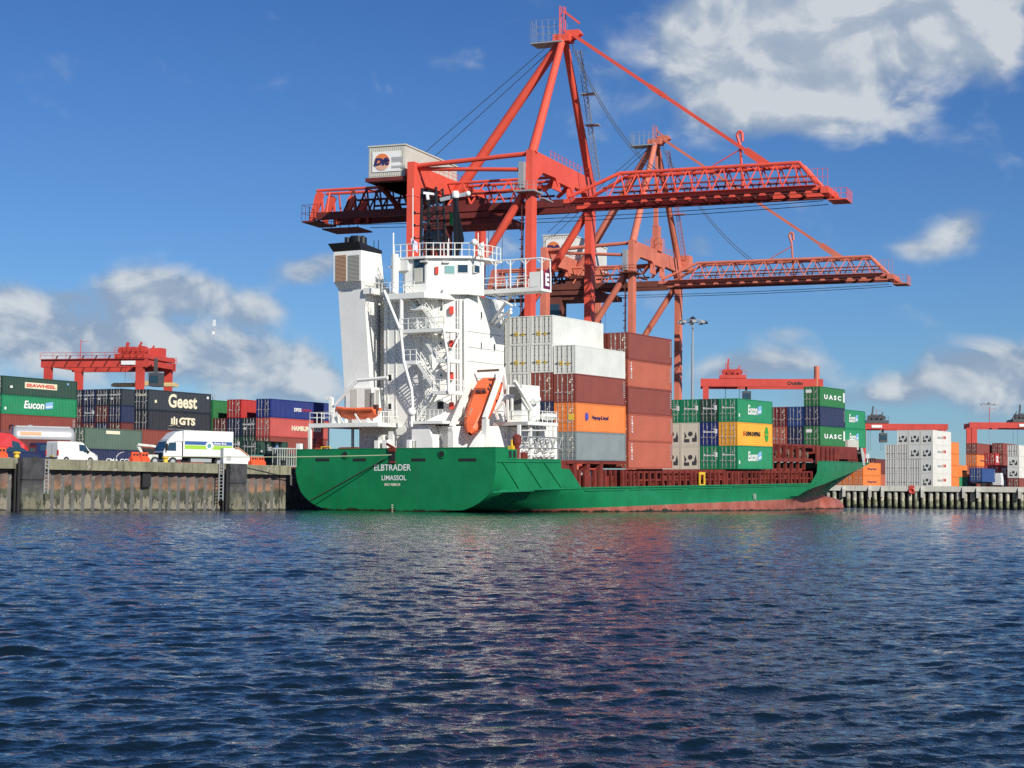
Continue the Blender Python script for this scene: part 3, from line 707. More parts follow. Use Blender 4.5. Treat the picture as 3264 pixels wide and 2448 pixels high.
# ---------------------------------------------------------------- funnel
YP, YQ = 8.65, 5.65
def fx(px, py, y): return at(px, py, y=y)
t0, t1 = fx(1078, 925, YP), fx(1098, 1245, YP)
s0, s1 = fx(1221, 925, YQ), fx(1212, 1245, YQ)
b = MB(); b.loft([[(t1[0], YP, 8.4), (t1[0], YQ, 8.4), (9.2, YQ, 8.4), (9.2, YP, 8.4)], [(t1[0], YP, t1[2]), (t1[0], YQ, t1[2]), (9.2, YQ, t1[2]), (9.2, YP, t1[2])],
                  [(t0[0], YP, t0[2]), (t0[0], YQ, t0[2]), (9.6, YQ, t0[2]), (9.6, YP, t0[2])]])
fun = sp('funnel', b, whiteb)
u0 = fx(1066, 898, YP); u1 = fx(1065, 803, YP); ur0 = fx(1222, 905, YQ); ur1 = fx(1213, 812, YQ)
xf0 = u0[0]; zb_, zt_ = at(1066, 899, x=xf0)[2], at(1066, 803, x=xf0)[2]
b = MB(); b.loft([[(t0[0], YP-.1, t0[2]), (t0[0], YQ+.3, t0[2]), (9.5, YQ+.02, t0[2]), (9.5, YP-.1, t0[2])], [(xf0, YP+.1, zb_), (xf0, YQ-.08, zb_), (ur0[0], YQ-.08, zb_), (ur0[0], YP+.1, zb_)],
                  [(xf0, YP+.1, zt_), (xf0, YQ-.08, zt_), (ur1[0], YQ-.08, zt_), (ur1[0], YP+.1, zt_)]])
b.build('funnel_head', whiteb, fun)
for (p0, p1, m) in ((1070, 1104, louvbrown), (1110, 1146, louvre_gap_grey)):
    a, c = at(p0, 814, x=xf0), at(p1, 896, x=xf0); b = MB(); b.box((xf0-.02, c[1], c[2]), (xf0+.05, a[1], a[2])); z = c[2]+.05
    while z < a[2]-.05: b.prism([(xf0-.02, c[1], z), (xf0-.07, c[1], z-.02), (xf0-.02, c[1], z+.08)], (0, a[1]-c[1], 0)); z += .13
    b.build('louvre', m, fun)
b = MB(); zc0, zc1 = zt_+.02, at(1055, 776, x=xf0-.5)[2]
b.loft([[(xf0-.02, YP+.15, zc0), (xf0-.02, YQ-.12, zc0), (ur1[0]+.1, YQ-.12, zc0), (ur1[0]+.1, YP+.15, zc0)],
        [(xf0-.45, YP+.5, zc1), (xf0-.35, YQ+.0, zc1+.05), (ur1[0]+.1, YQ-.1, zc0+.35), (ur1[0]+.1, YP+.5, zc0+.35)]])
b.build('funnel_cap', black, fun)
b = MB()
for (px, r, h) in ((1108, .3, 757), (1122, .22, 760), (1127, .32, 752), (1142, .62, 753), (1156, .42, 757)):
    a = at(px, h, x=xf0+1.0); b.tube((a[0], a[1], zc0+.3), (a[0], a[1], a[2]), r, 12); b.build('exhaust_pipe', black, fun); b = MB()
b = MB()
for px in (1192, 1206): a = at(px, 766, x=9); b.tube((9, a[1], zc0), (9, a[1], a[2]), .04, 5)
b.build('vent_rod', black, fun)
a = at(1170, 925, y=YQ-.5); c = at(1220, 920, y=YQ-.5); MB().box((a[0], YQ-1.0, a[2]-.35), (c[0]+.2, YQ-.05, a[2]+.25)).build('funnel_platform', white, fun)
b = MB(); b.rail([(a[0]+.05, YQ-.95, a[2]+.25), (c[0], YQ-.95, a[2]+.25)], 1., .8, .035); b.build('funnel_railing', white, fun)
# port casing house under the funnel with louvred openings
xa = t1[0]-.9
yl, yr = at(1102, 1290, x=xa)[1], at(1184, 1290, x=xa)[1]
zc = at(1140, 1236, x=xa)[2]
cas = sp('engine_casing', MB().prism([(xa, yl, 8.4), (xa, yr, 8.4), (xa+2.6, yr-.6, 8.4), (9.5, yr-.6, 8.4), (9.5, yl+.3, 8.4)], (0, 0, zc-8.4)), white)
for (x0, x1, y0, y1, m) in ((1118, 1139, 1241, 1302, tan), (1164, 1184, 1241, 1298, louvre_gap_grey)):
    a, c = at(x0, y0, x=xa), at(x1, y1, x=xa); MB().box((xa-.03, c[1], c[2]), (xa+.05, a[1], a[2])).build('louvre', m, cas)
win_side(1195, 1206, 1242, 1297, louvre_gap_grey, yr-.62, cas, 'louvre')
MB().box((6.2, 4.4, 8.4), (9.2, 5.2, ZB)).build('casing_gap_shade', louvre_gap_grey, ship)  # grey slab added to paint the shade between funnel and house
# ---------------------------------------------------------------- masts
b = MB(); zt = at(1345, 600, x=9)[2]; l0 = at(1340, 826, x=9); l1 = at(1400, 826, x=9); l0t = at(1346, 600, x=9); l1t = at(1390, 600, x=9)
for dx in (0, 1.6):
    A = [np.array([9+dx, l0[1], ZR]), np.array([9+dx, l1[1], ZR])]; T = [np.array([9+dx*.8, l0t[1], zt]), np.array([9+dx*.8, l1t[1], zt])]
    for k in (0, 1): b.tube(A[k], T[k], .17 if k == 0 else .12, 8)
    n = 6
    for k in range(n):
        p, q = A[0]+(T[0]-A[0])*(k/n), A[1]+(T[1]-A[1])*(k/n); p2, q2 = A[0]+(T[0]-A[0])*((k+1)/n), A[1]+(T[1]-A[1])*((k+1)/n)
        b.tube(p, q, .07, 6); b.tube(p, q2, .05, 5); b.tube(q, p2, .05, 5)
    for k in (2, 3, 4): # yard arms
        p, q = A[0]+(T[0]-A[0])*(k/n), A[1]+(T[1]-A[1])*(k/n); d_ = (q-p)/np.linalg.norm(q-p); b.tube(p-d_*.9, q+d_*.8, .06, 6)
        for e in (p-d_*.8, q+d_*.7): b.ball(e+(0, 0, .12), .13, 8, 5)
sp('lattice_mast', b, black)
a0, a1 = at(1455, 826, x=8), at(1452, 628, x=8)
b = MB(); b.beam((8, a0[1], ZR), (8, a1[1], a1[2]), .42, .5, w2=.34, h2=.4); b.prism([(8, a1[1]-.1, a1[2]-.4), (8, a1[1]-.9, a1[2]-4.3), (8, a1[1]-.1, a1[2]-6)], (.15, 0, 0))
mast = sp('radar_mast', b, black)
a, c = at(1403, 637, x=7.6), at(1492, 617, x=8.6); m_ = (a+c)/2
b = MB(); b.beam(a, c, .22, .36); b.build('radar_scanner', lampgrey, mast)
MB().ball(c, .26, 10, 6).build('scanner_end', whiteb, mast)
MB().lathe((8, a1[1], a1[2]-.1), [(.3, 0), (.36, .15), (.36, .5), (.28, .68)], 12).build('radar_housing', whiteb, mast)
p = at(1358, 614, x=8.6); q = at(1376, 622, x=9.2); b = MB(); b.beam((8.6, p[1]+.3, p[2]), (9.2, p[1]-.8, p[2]-.15), .18, .22); b.tube((8.8, p[1], p[2]-.1), (8.8, p[1]-.1, p[2]-.7), .17, 8); sp('small_radar', b, whiteb)
b = MB()
for (px, py) in ((1254, 742), (1430, 760), (1415, 775), (1524, 742), (1540, 770), (1552, 760), (1316, 600)):
    a = at(px, py, x=8); b.tube((8, a[1], ZR), a, .05 if px != 1254 else .07, 5); sp('whip_aerial', b, whiteb); b = MB()
b = MB()
for (px, py, r) in ((1512, 772, .33), (1536, 782, .26), (1531, 789, .24), (1528, 810, .22)): a = at(px, py, x=7); b.ball(a, r, 10, 7); b.tube((7, a[1], ZR), (7, a[1], a[2]), .07, 6); sp('satellite_dome', b, whiteb); b = MB()
b = MB(); a = at(1312, 1313, x=2.6); b.ball(a, .42, 14, 9); b.tube((2.6, a[1], 8.0), (2.6, a[1], a[2]-.3), .12, 7); sp('satellite_dome', b, whiteb)
# ---------------------------------------------------------------- boat decks
e1 = at(1275, 1352, x=5.2)
slab([(1., 10.15), (1., 2.24), (5.2, e1[1]), (5.2, 6.0), (9.5, 6.2), (9.5, 10.15)], 8.43, .4, white, 'boat_deck')
b = MB(); b.rail([(6, 10.05, 8.43), (1.05, 10.05, 8.43), (1.05, at(1062, 1330, x=1)[1], 8.43)], 1.05, 1.1, .04); b.rail([(1.3, 2.4, 8.43), (4.2, 1.9, 8.43)], 1.05, .8, .04); sp('boat_deck_railing', b, white)
for (x, y, w) in ((1.1, at(988, 1400, x=1.1)[1], .28), (8.5, 9.9, .22), (5, at(1047, 1400, x=5)[1], .12)): sp('deck_pillar', MB().beam((x, y, 4.7), (x, y, 8.05), w), white)
slab([(6.6, -10.9), (8.4, -6.2), (13., -6.2), (13.05, -10.9)], 8.43, .33, white, 'boat_deck')
b = MB(); b.rail([(8.2, -6.8, 8.43), (6.7, -10.8, 8.43)], 1.05, 1., .04); b.rail([(8.9, -10.8, 8.43), (13, -10.8, 8.43)], 1.05, 1., .04); sp('boat_deck_railing', b, white)
for px in (1655, 1690): a = at(px, 1380, y=-10.4); sp('deck_pillar', MB().beam((a[0], -10.4, 4.7), (a[0], -10.4, 8.1), .28), white)
# starboard ventilator house on the boat deck
y_ = -9.6; a = at(1620, 1226, y=-8.2); c = at(1693, 1340, y=-8.2)
vx0, vx1 = 8.2, 12.2
zt = at(1650, 1226, x=8.5)[2]
yl, yr = at(1617, 1280, x=8.4)[1], at(1664, 1280, x=8.4)[1]
b = MB().box((8.4, yr, 8.43), (12.2, yl, zt)); vent = sp('ventilator_house', b, white)
a, c = at(1624, 1233, x=8.4), at(1662, 1307, x=8.4); MB().box((8.37, c[1], c[2]), (8.42, a[1], a[2])).build('louvre', plain('vent_dark_grey', (.11, .115, .11), .7), vent)
b = MB(); a = at(1640, 1214, y=-9.8); c = at(1697, 1308, y=-9.8); b.beam(a, c, .26, .3); a2 = at(1686, 1285, y=-9.8); b.tube(c, (c[0], -9.8, 8.43), .3, 9); b.tube(at(1699, 1280, y=-9.8), at(1716, 1272, y=-9.8), .3, 9)
sp('store_crane', b, white)
b = MB()
for px in (1745, 1759): a = at(px, 1328, y=-10.5); b.lathe((a[0]-.8, -10.4, a[2]), [(.1, 0), (.34, .08), (.36, .8), (.34, 1.5), (.1, 1.6)], 12, 'x'); sp('liferaft_canister', b, whiteb); b = MB()
b = MB(); q = at(1600, 1256, x=8.2)
for (p0, p1) in (((1618, 1226), (1618, 1338)), ((1632, 1262), (1632, 1338)), ((1600, 1260), (1637, 1260)), ((1613, 1262), (1582, 1312)), ((1605, 1285), (1618, 1338)), ((1575, 1300), (1588, 1338))):
    b.beam(at(p0[0], p0[1], x=7.6), at(p1[0], p1[1], x=7.6), .2)
sp('davit_frame', b, white)
# lower starboard side: ventilators, pipes, stowed gangway
b = MB()
for (px, py, r) in ((1670, 1452, .28), (1690, 1455, .33), (1716, 1455, .33), (1742, 1452, .28), (1760, 1455, .3)):
    a = at(px, py, y=-9.9); b = MB(); b.lathe((a[0], -9.9, 4.7), [(r*.6, 0), (r*.6, .35), (r, .4), (r, .8), (r*.3, 1.)], 10); sp('deck_ventilator', b, white)
for px, top in ((1698, 1372), (1722, 1366), (1738, 1358), (1752, 1355), (1767, 1360)):
    a = at(px, top, y=-8.9); b = MB(); b.tube((a[0], -8.9, 4.7), (a[0], -8.9, a[2]), .28, 9); sp('vent_trunk', b, white)
b = MB()
for py in (1372, 1450): b.tube(at(1665, py, y=-10.5), at(1775, py, y=-10.5), .07, 6)
sp('side_rail', b, white)
MB().box((9, -8.6, 4.7), (15.8, -7.6, 8.)).build('machinery_trunk', white, ship)
b = MB(); a, c = at(1655, 1408, y=-10.6), at(1790, 1412, y=-10.6)
for dz in (0, 1.05):
    for dy in (0, .7): b.tube(a+(0, dy, dz-.55), c+(0, dy, dz-.55), .06, 5)
for k in range(15):
    p = a+(c-a)*(k/15); q = a+(c-a)*((k+1)/15)
    for dy in (0, .7): b.tube(p+(0, dy, -.55+(1.05 if k % 2 else 0)), q+(0, dy, -.55+(0 if k % 2 else 1.05)), .045, 5)
sp('stowed_gangway', b, grey)
b = MB(); a = at(1648, 1440, y=-10.3); b.lathe((a[0], -10.3, 4.7), [(.35, 0), (.25, .3), (.28, 1.2), (.42, 1.7), (.42, 2.3), (.2, 2.5)], 10); b.box((a[0]+.2, -10.8, 4.7), (a[0]+1.2, -9.9, 5.5)); sp('mooring_winch', b, deckred)
b = MB(); a = at(1632, 1405, y=-9.9); b.tube((a[0], -9.9, 4.7), (a[0], -9.9, 6.7), .12, 7); b.box((a[0]-.5, -10.2, 5.6), (a[0], -9.7, 6.1)); sp('yellow_bollard', b, yellow)
# poop fittings seen over the stern bulwark
def poopbox(px0, px1, py, mat, name, x=2.2, dep=.7, par=None):
    a, c = at(px0, py, x=x), at(px1, py, x=x); return MB().box((x, c[1], 4.7), (x+dep, a[1], a[2])).build(name, mat, par or ship)
for (x0, x1, py, m, nm, x) in ((944, 956, 1414, whiteb, 'deck_locker', 1.), (1238, 1252, 1375, white, 'ventilator_post', 3.6), (1205, 1222, 1386, white, 'ventilator_post', 3.6),
                               (1193, 1206, 1404, whiteb, 'fan_casing', 3.), (1219, 1234, 1402, whiteb, 'fan_casing', 3.), (1296, 1306, 1402, whiteb, 'fan_casing', 3.), (1311, 1318, 1405, tan, 'gas_bottle', 3.4), (1321, 1327, 1405, tan, 'gas_bottle', 3.4)):
    poopbox(x0, x1, py, m, nm, x)
b = MB(); a = at(1108, 1425, x=2.4); b.tube((2.4, a[1]+.9, 5.5), (2.4, a[1]-1.2, 5.5), .62, 12); b.box((2, a[1]-1.3, 4.7), (2.8, a[1]+1, 5.3)); sp('mooring_winch', b, deckred)
b = MB(); a = at(1018, 1410, x=3); b.box((2.6, a[1]-.3, 4.7), (3.4, a[1]+.3, 6.4)); b.box((2.8, a[1]-.6, 4.7), (3.6, a[1]-.2, 5.8)); b.lathe((3, a[1], 6.3), [(.3, 0), (.35, .3), (.2, .7)], 8); sp('deck_winch', b, redbox)
b = MB(); a = at(1038, 1425, x=1.6); b.path([(1.6, a[1]+.5, 4.7), (1.6, a[1]+.5, 6.15), (1.6, a[1]-.5, 6.15), (1.6, a[1]-.5, 4.7)], .07); sp('guard_hoop', b, yellow)
b = MB(); a, c = at(1326, 1355, x=4.2), at(1380, 1425, x=4.2)
b.prism([(3.4, a[1], 4.7), (3.4, a[1], a[2]), (3.4, at(1364, 1355, x=3.4)[1], a[2]), (3.4, at(1379, 1385, x=3.4)[1], 6.7), (3.4, at(1379, 1415, x=3.4)[1], 5.4), (3.4, at(1372, 1425, x=3.4)[1], 4.7)], (1.5, 0, 0)); sp('air_trunk', b, whiteb)
b = MB(); a, c = at(1300, 1346, x=3.0), at(1410, 1346, x=3.0); slab([(3., a[1]), (3., c[1]), (8, c[1]), (6, a[1])], a[2]+.1, .28, white, 'aft_gallery')
b.rail([(3.05, a[1]-1, a[2]+.1), (3.05, c[1], a[2]+.1)], 1.05, .45, .035); sp('gallery_railing', b, white)
win_aft(1472, 1484, 1375, 1396, void_m, 7.4); win_aft(1607, 1613, 1378, 1398, void_m, 8.58)
poopbox(1469, 1487, 1405, redbox, 'fire_box', 7.0, .4); b = MB(); a = at(1463, 1422, x=6.4); b.ball((6.4, a[1], a[2]), .3, 12, 8); sp('float_buoy', b, redbox)
# free-fall lifeboat ramp: two sloping white rails on a pedestal
YL = -5.6
pb, pt = at(1500, 1386, y=YL), at(1567, 1224, y=YL)
ramp = MB()
a, c = at(1440, 1362, y=YL+1.55), at(1508, 1200, y=YL+1.55); ramp.beam(a, c, .35, .5); k0 = a
a, c = at(1545, 1335, y=YL-1.55), at(1603, 1172, y=YL-1.55); ramp.beam(a, c, .35, .5); k1 = a; k2 = c
a, c = at(1523, 1182, y=YL+1.3), at(1595, 1180, y=YL-1.4); 
ramp.beam((k0[0], YL+1.55, 4.7), k0, .6, .5); ramp.beam(at(1440, 1362, y=YL+1.55), at(1448, 1430, y=YL+1.55), .45, .7)
ramp.beam((k1[0]+.3, YL-1.4, 4.7), k1+np.array([.2, 0, 0]), .5, .6)
ramp.prism([at(1490, 1432, y=YL-.9), at(1512, 1398, y=YL-.9), at(1527, 1380, y=YL-.9), at(1548, 1382, y=YL-.9), at(1568, 1430, y=YL-.9)], (0, -.5, 0))
ramp.beam(k2, (k2[0]+1.2, k2[1], 8.4), .3); 
sp('lifeboat_ramp', ramp, white)
b = MB(); a, c = at(1522, 1183, y=YL+1.2), at(1600, 1179, y=YL-1.5); b.beam(a, c, .16, .22); sp('ramp_spreader', b, plain('rusty_steel', (.14, .085, .05), .8), None)
# hatch coamings, stanchions and cross beams in deck red
b = MB(); b.box((17.0, -8.9, 1.98), (92.5, 8.9, 3.45)); sp('hatch_coaming', b, deckred)
MB().box((16.8, -9.2, 3.45), (93, 9.2, 3.9)).build('hatch_cover', deckred, ship)
b = MB(); x = 17.2; k = 0
rng = random.Random(3)
while x < 93:
    w = rng.choice((.22, .3, .42)); b.box((x, -10.72, 1.98), (x+w, -10.45, 3.85 if x < 30 else 3.7)); 
    if k % 3 == 0: b.box((x+.5, -10.5, 1.98), (x+.9, -9.3, 2.6+rng.random()*.8))
    if k % 4 == 1: b.tube((x+.7, -10.2, 1.98), (x+.7, -10.2, 2.9), .2, 8)
    if k % 5 == 2: b.prism([(x, -10.6, 1.98), (x+1.1, -10.6, 1.98), (x, -10.6, 3.4)], (0, .1, 0))
    x += rng.uniform(.9, 1.9); k += 1
for z in (3.62, 2.75): b.beam((30, -10.4, z), (93, -10.4, z), .16, .2)
sp('container_stanchion', b, deckred)
b = MB()
for (px, w) in ((1830, .35), (1872, .35), (1914, .35)): a = at(px, 1510, y=-10.6); b.box((a[0]-w, -10.75, 1.98), (a[0]+w, -10.2, 4.55))
b.beam((15.4, -10.5, 4.6), (29.8, -10.5, 4.6), .5, .3); b.box((13.8, -10.6, 3.9), (16.2, -9.6, 4.75)); sp('stack_pedestal', b, deckred)
MB().box((20.5, -9.4, 2.), (24, -9.0, 3.8)).build('deck_store', offwhite, ship)
b = MB(); a = at(2238, 1532, y=-10.85); b.box((a[0]-.9, -10.9, 2.0), (a[0]-.6, -10.78, 3.6)); b.box((a[0]+.6, -10.9, 2.), (a[0]+.9, -10.78, 3.6)); b.box((a[0]-.6, -10.9, 3.3), (a[0]+.6, -10.78, 3.6)); b.box((a[0]-.6, -10.9, 2.), (a[0]+.6, -10.78, 2.2)); sp('yellow_gate', b, yellow)
# raised forward platform and forecastle breakwater
b = MB(); b.box((93.2, -8.2, 5.5), (122, 8.2, 7.35)); b.box((78, -9.2, 3.9), (93.2, 9.2, 4.1)); sp('forward_hatch', b, deckred)
b = MB(); x = 77.5
for k in range(7): b.box((77+k*2.6, -9.6, 3.9), (77.35+k*2.6, -9.2, 7.2))
b.beam((76.5, -9.5, 5.2), (95.5, -9.5, 5.2), .5, .5); b.beam((76.5, -9.4, 7.25), (100, -9.0, 7.25), .4, .25); b.box((77.5, -9.0, 5.5), (81, -8.8, 7.)); sp('lashing_bridge', b, deckred)
b = MB(); rng = random.Random(8)
for k in range(9):
    b = MB(); c_ = (82.5+k*1.6, -9.0, 5.9+rng.random()*.7); b.lathe(c_, [(.05, -.2), (.35+.2*rng.random(), -.15), (.4, .15), (.1, .2)], 9, 'y')
    b.beam(c_, (c_[0]+rng.uniform(-1, 1), -9.1, 5.4), .14); sp('lashing_gear', b, plain('lashing_rust', (.16, .10, .07), .8))
b = MB()
for k in range(15):
    x = 96+k*3.2; y = -max(.6, bdk(x)-.75); zt_ = 7.2-.04*k
    b.prism([(x, y, 4.1), (x+.12, y, zt_), (x+.5, y+.05, zt_), (x+.9, y+.1, 4.1)], (0, .18, 0))
    if k < 14:
        x2 = x+3.2; y2 = -max(.6, bdk(x2)-.75); b.add([(x+.3, y+.3, 4.1), (x2+.3, y2+.3, 4.1), (x2+.3, y2+.3, zt_-.05), (x+.3, y+.3, zt_)], [(0, 1, 2, 3)])
sp('forecastle_stanchion', b, deckred)
b = MB()
rr = []
for t in np.linspace(0, 1, 9):
    x = 134.5-1.0*t+6*math.sin(t*PI/2); z = 9.4-5.*t**1.6; rr.append([(x, -4.4+.3*t, z), (x, 4.4, z)])
b.loft(rr, closed=False); b.loft([[(p[0]-.3, p[1]+.02, p[2]-.1), (q[0]-.3, q[1], q[2]-.1)] for p, q in rr], closed=False)
b.prism([(136.6, -4.4, 7.4), (134.5, -4.4, 9.4), (136, -4.4, 9.1), (139.2, -4.3, 6.3), (139.5, -4.2, 4.6), (138.6, -4.2, 4.6)], (0, .06, 0)); sp('bow_visor', b, plain('visor_grey', (.46, .49, .46), .5))
a = at(2716, 1413, y=-6.8); MB().box((a[0]-2.8, -7., 7.0), (a[0]+2.8, -6., 8.5)).build('anchor_locker', tan, ship)
b = MB(); b.tube((155.3, 0, 5.1), (155.3, 0, 6.5), .1, 7); b.box((155.1, -.25, 5.9), (155.5, .25, 6.7)); sp('bow_fairlead', b, whiteb)
# ---------------------------------------------------------------- boats carried by the ship
def lifeboat():
    ax = (pt-pb); Ln = np.linalg.norm(ax); ax = ax/Ln; sd = np.array([0, 1., 0]); upv = np.cross(ax, sd); upv = upv if upv[2] > 0 else -upv
    # frame: x along the boat from bow (low, aft) to stern (high), z out of the deck
    R = np.stack([ax, np.cross(upv, ax), upv], 1); M = np.eye(4); M[:3, :3] = R; M[:3, 3] = pb
    t = empty('lifeboat', SF.M@Matrix(M.tolist()), 'enclosed orange lifeboat tilted nose down on its white ramp', 'lifeboat')
    Lb = Ln
    st = [(0, .15, -.05, .25), (.06, .62, -.4, .5), (.16, 1.0, -.75, .75), (.3, 1.32, -.95, .9), (.5, 1.48, -1.0, .95), (.7, 1.5, -1.0, 1.0), (.86, 1.42, -.9, 1.0), (1., 1.25, -.7, .95)]
    b = MB(); rr = []
    for (s, w, kb, g) in st:
        x = s*Lb; rr.append([(x, -w, .15), (x, -w*.92, -.1), (x, -w*.62, kb*.72), (x, 0, kb), (x, w*.62, kb*.72), (x, w*.92, -.1), (x, w, .15)])
    b.loft(rr, closed=False); b.add(rr[-1], [tuple(range(7))]); b.build('boat_hull', boat_orange, t, True)
    b = MB(); rr = []
    for (s, w, kb, g) in st:
        x = s*Lb; h = .2+g*.7 if s < .55 else (.2+g*.75)
        rr.append([(x, -w*.97, .16), (x, -w*.88, h*.6), (x, -w*.5, h), (x, w*.5, h), (x, w*.88, h*.6), (x, w*.97, .16)])
    b.loft(rr, closed=False); b.add(rr[-1], [tuple(range(6))]); can = b.build('canopy', boat_orange, t)
    b = MB(); x0 = .66*Lb
    b.loft([[(x0, -.72, .7), (x0, .72, .7), (x0+1.5, .72, .75), (x0+1.5, -.72, .75)], [(x0+.35, -.58, 1.5), (x0+.35, .58, 1.5), (x0+1.35, .58, 1.5), (x0+1.35, -.58, 1.5)]]); tow = b.build('helm_tower', boat_orange, t)
    for (u, y0, y1, z0, z1) in ((.12, -.5, -.1, .95, 1.3), (.12, .1, .5, .95, 1.3)): MB().box((x0+u-.02, y0, z0), (x0+u+.2, y1, z1)).build('window', glass_m, tow)
    for u in (.4, .9): MB().box((x0+u, -.70, .95), (x0+u+.3, -.60, 1.25)).build('window', glass_m, tow)
    b = MB(); b.box((.9*Lb, -1.12, .3), (.96*Lb, -.9, .6)); b.box((.93*Lb, -.6, .9), (.97*Lb, -.1, .95)); b.build('hatch', plain('hatch_dark', (.10, .03, .025), .5), t)
    b = MB(); b.prism([(.26*Lb, .35, .80), (.40*Lb, .35, .86), (.40*Lb, 1.0, .60), (.26*Lb, 1.0, .56)], (0, 0, .06)); b.build('name_board', plain('board_beige', (.42, .38, .26), .6), t)
    b = MB()
    for k in range(8):
        s0 = st[k-1] if k else st[0]; s1 = st[k]
        if k: 
            for q in (-1, 1): b.tube((s0[0]*Lb, q*s0[1], .15), (s1[0]*Lb, q*s1[1], .15), .06, 6)
    b.build('fender_strip', plain('strip_red', (.42, .06, .03), .6), t)
lifeboat()
def rescue():
    a, c = at(1072, 1320, x=1.7), at(1198, 1320, x=1.7); Lr = abs(a[1]-c[1])
    M = np.eye(4); M[:3, :3] = np.array([[0, 1, 0], [-1, 0, 0], [0, 0, 1.]]); M[:3, 3] = (1.9, a[1], 8.75)
    t = empty('rescue_boat', SF.M@Matrix(M.tolist()), 'open orange rescue boat in its cradle on the port boat deck', 'rescue boat')
    b = MB(); rr = []
    for (s, w, kb, z) in ((0, .12, .75, 1.15), (.08, .45, .3, 1.05), (.25, .75, .08, .95), (.6, .85, 0, .9), (.9, .8, .05, .92), (1, .7, .25, .95)):
        x = s*Lr; rr.append([(x, -w, z), (x, -w*.8, z-.35), (x, -w*.4, kb+.08), (x, 0, kb), (x, w*.4, kb+.08), (x, w*.8, z-.35), (x, w, z)])
    b.loft(rr, closed=False); b.add(rr[-1], [tuple(range(7))]); b.build('boat_hull', boat_orange, t, True)
    b = MB()
    for q in (-1, 1):
        pts = [(0, .1*q, 1.18), (.08*Lr, .46*q, 1.1), (.25*Lr, .77*q, 1.0), (.6*Lr, .87*q, .95), (1.*Lr, .75*q, .97)]; b.path(pts, .17, 8)
    b.build('buoyancy_tube', boat_orange, t)
    b = MB(); b.box((.93*Lr, -.2, .5), (1.02*Lr, .2, 1.4)); b.build('outboard_engine', plain('engine_dark', (.09, .03, .025), .5), t)
    b = MB()
    for s in (.12, .55): b.prism([(s*Lr, -.9, .55), (s*Lr+.15, -.9, .55), (s*Lr+.75, -.9, -.3), (s*Lr+.5, -.9, -.3)], (0, .12, 0))
    for s in (.25, .8): b.box((s*Lr, -.5, -.33), (s*Lr+.2, .5, .1))
    sp_ = b.build('boat_cradle', whiteb, t)
rescue()
# davit arm over the rescue boat is part of the ship
b = MB(); b.path([at(1068, 1290, x=1.3), at(1140, 1212, x=1.3), at(1236, 1204, x=1.3)], .17, 8)
b.beam(at(1062, 1300, x=1.6), at(1062, 1345, x=1.6), .5, .5); a = at(1062, 1318, x=1.6); b.box((1.3, a[1]-.7, 8.43), (2.1, a[1]+.1, 9.5)); b.beam(at(1056, 1268, x=1.5), at(1056, 1340, x=1.5), .35)
a = at(1048, 1270, x=1.5); b.beam(at(1056, 1270, x=1.5), at(1040, 1268, x=1.5), .3); b.build('davit_crane', whiteb, ship)
# flags and mooring lines
def flag(name, px, py, x, w, h, m, lab):
    p = at(px, py, x=x); b = MB(); rr = []
    for i in range(9):
        s = i/8; rr.append([(x+.18*math.sin(s*7), p[1]-w*s*.75, p[2]-.55*s*s*h+.05*math.sin(s*9)), (x+.18*math.sin(s*7+.5), p[1]-w*s*.75, p[2]-h-.65*s*s*h)])
    b.loft(rr, closed=False); b.loft([[(q[0]+.01, q[1], q[2]) for q in r] for r in rr], closed=False)
    o = b.build(name, m, None, True, SF.M); o.matrix_world = SF.M; tag(o, lab, 'flag')
flag('flag', 1432, 680, 8.3, 1.3, 1.1, plain('flag_green', (.03, .28, .07), .8), 'bright green flag flying beside the black radar mast')
flag('flag', 1310, 760, 7.9, .9, .9, plain('flag_pale', (.55, .55, .75), .8), 'small pale flag at the rail by the red crane leg')
def cable(name, p, q, sag, r, m, lab, cat='rope'):
    b = MB(); pts = [np.array(p)+(np.array(q)-np.array(p))*t-np.array([0, 0, sag*4*t*(1-t)]) for t in np.linspace(0, 1, 15)]
    b.path([tuple(x) for x in pts], r, 6); o = b.build(name, m); tag(o, lab, cat, 'mooring lines at the stern')
p0 = SF.w(at(1248, 1450, x=-.15)); pe = QF.w((QF.at(530, 1470, y=.9)[0], .9, GZ+.55))
cable('mooring_rope', p0, pe, .12, .045, paleropem, 'pale mooring rope running left from the stern past the white lorry')
p1 = SF.w((-.35, at(1225, 1465, x=-.2)[1], at(1225, 1465, x=-.2)[2])); p2 = SF.w(at(985, 1596, x=-1.2)); p2 = np.array(p2)
cable('mooring_rope', SF.w(at(1224, 1464, x=-.12)), SF.w(at(985, 1597, x=-.12)), 0, .045, rope, 'dark green mooring rope slanting down across the green transom')
# ---------------------------------------------------------------- shipping containers
CC = {'reefer': ((.66, .67, .62), 'pale grey'), 'grey': ((.20, .235, .245), 'blue grey'), 'orange': ((.72, .20, .045), 'orange'),
      'brown': ((.215, .048, .036), 'brown red'), 'rust': ((.40, .10, .060), 'rust orange'), 'dbrown': ((.13, .030, .026), 'dark brown'),
      'maroon': ((.15, .022, .024), 'maroon'), 'green': ((.012, .22, .095), 'green'), 'ugreen': ((.020, .155, .045), 'mid green'), 'dgreen': ((.022, .062, .045), 'dark green'),
      'navy': ((.016, .026, .075), 'navy blue'), 'blue': ((.018, .060, .20), 'blue'), 'slate': ((.024, .034, .045), 'slate blue'), 'black': ((.020, .024, .034), 'blue black'), 'royal': ((.012, .028, .16), 'royal blue'),
      'amber': ((.78, .36, .035), 'amber yellow'), 'cream': ((.62, .58, .46), 'cream'), 'red': ((.42, .030, .028), 'red'), 'salmon': ((.46, .085, .075), 'faded red'),
      'sage': ((.085, .135, .105), 'sage green'), 'white': ((.70, .68, .62), 'off white')}
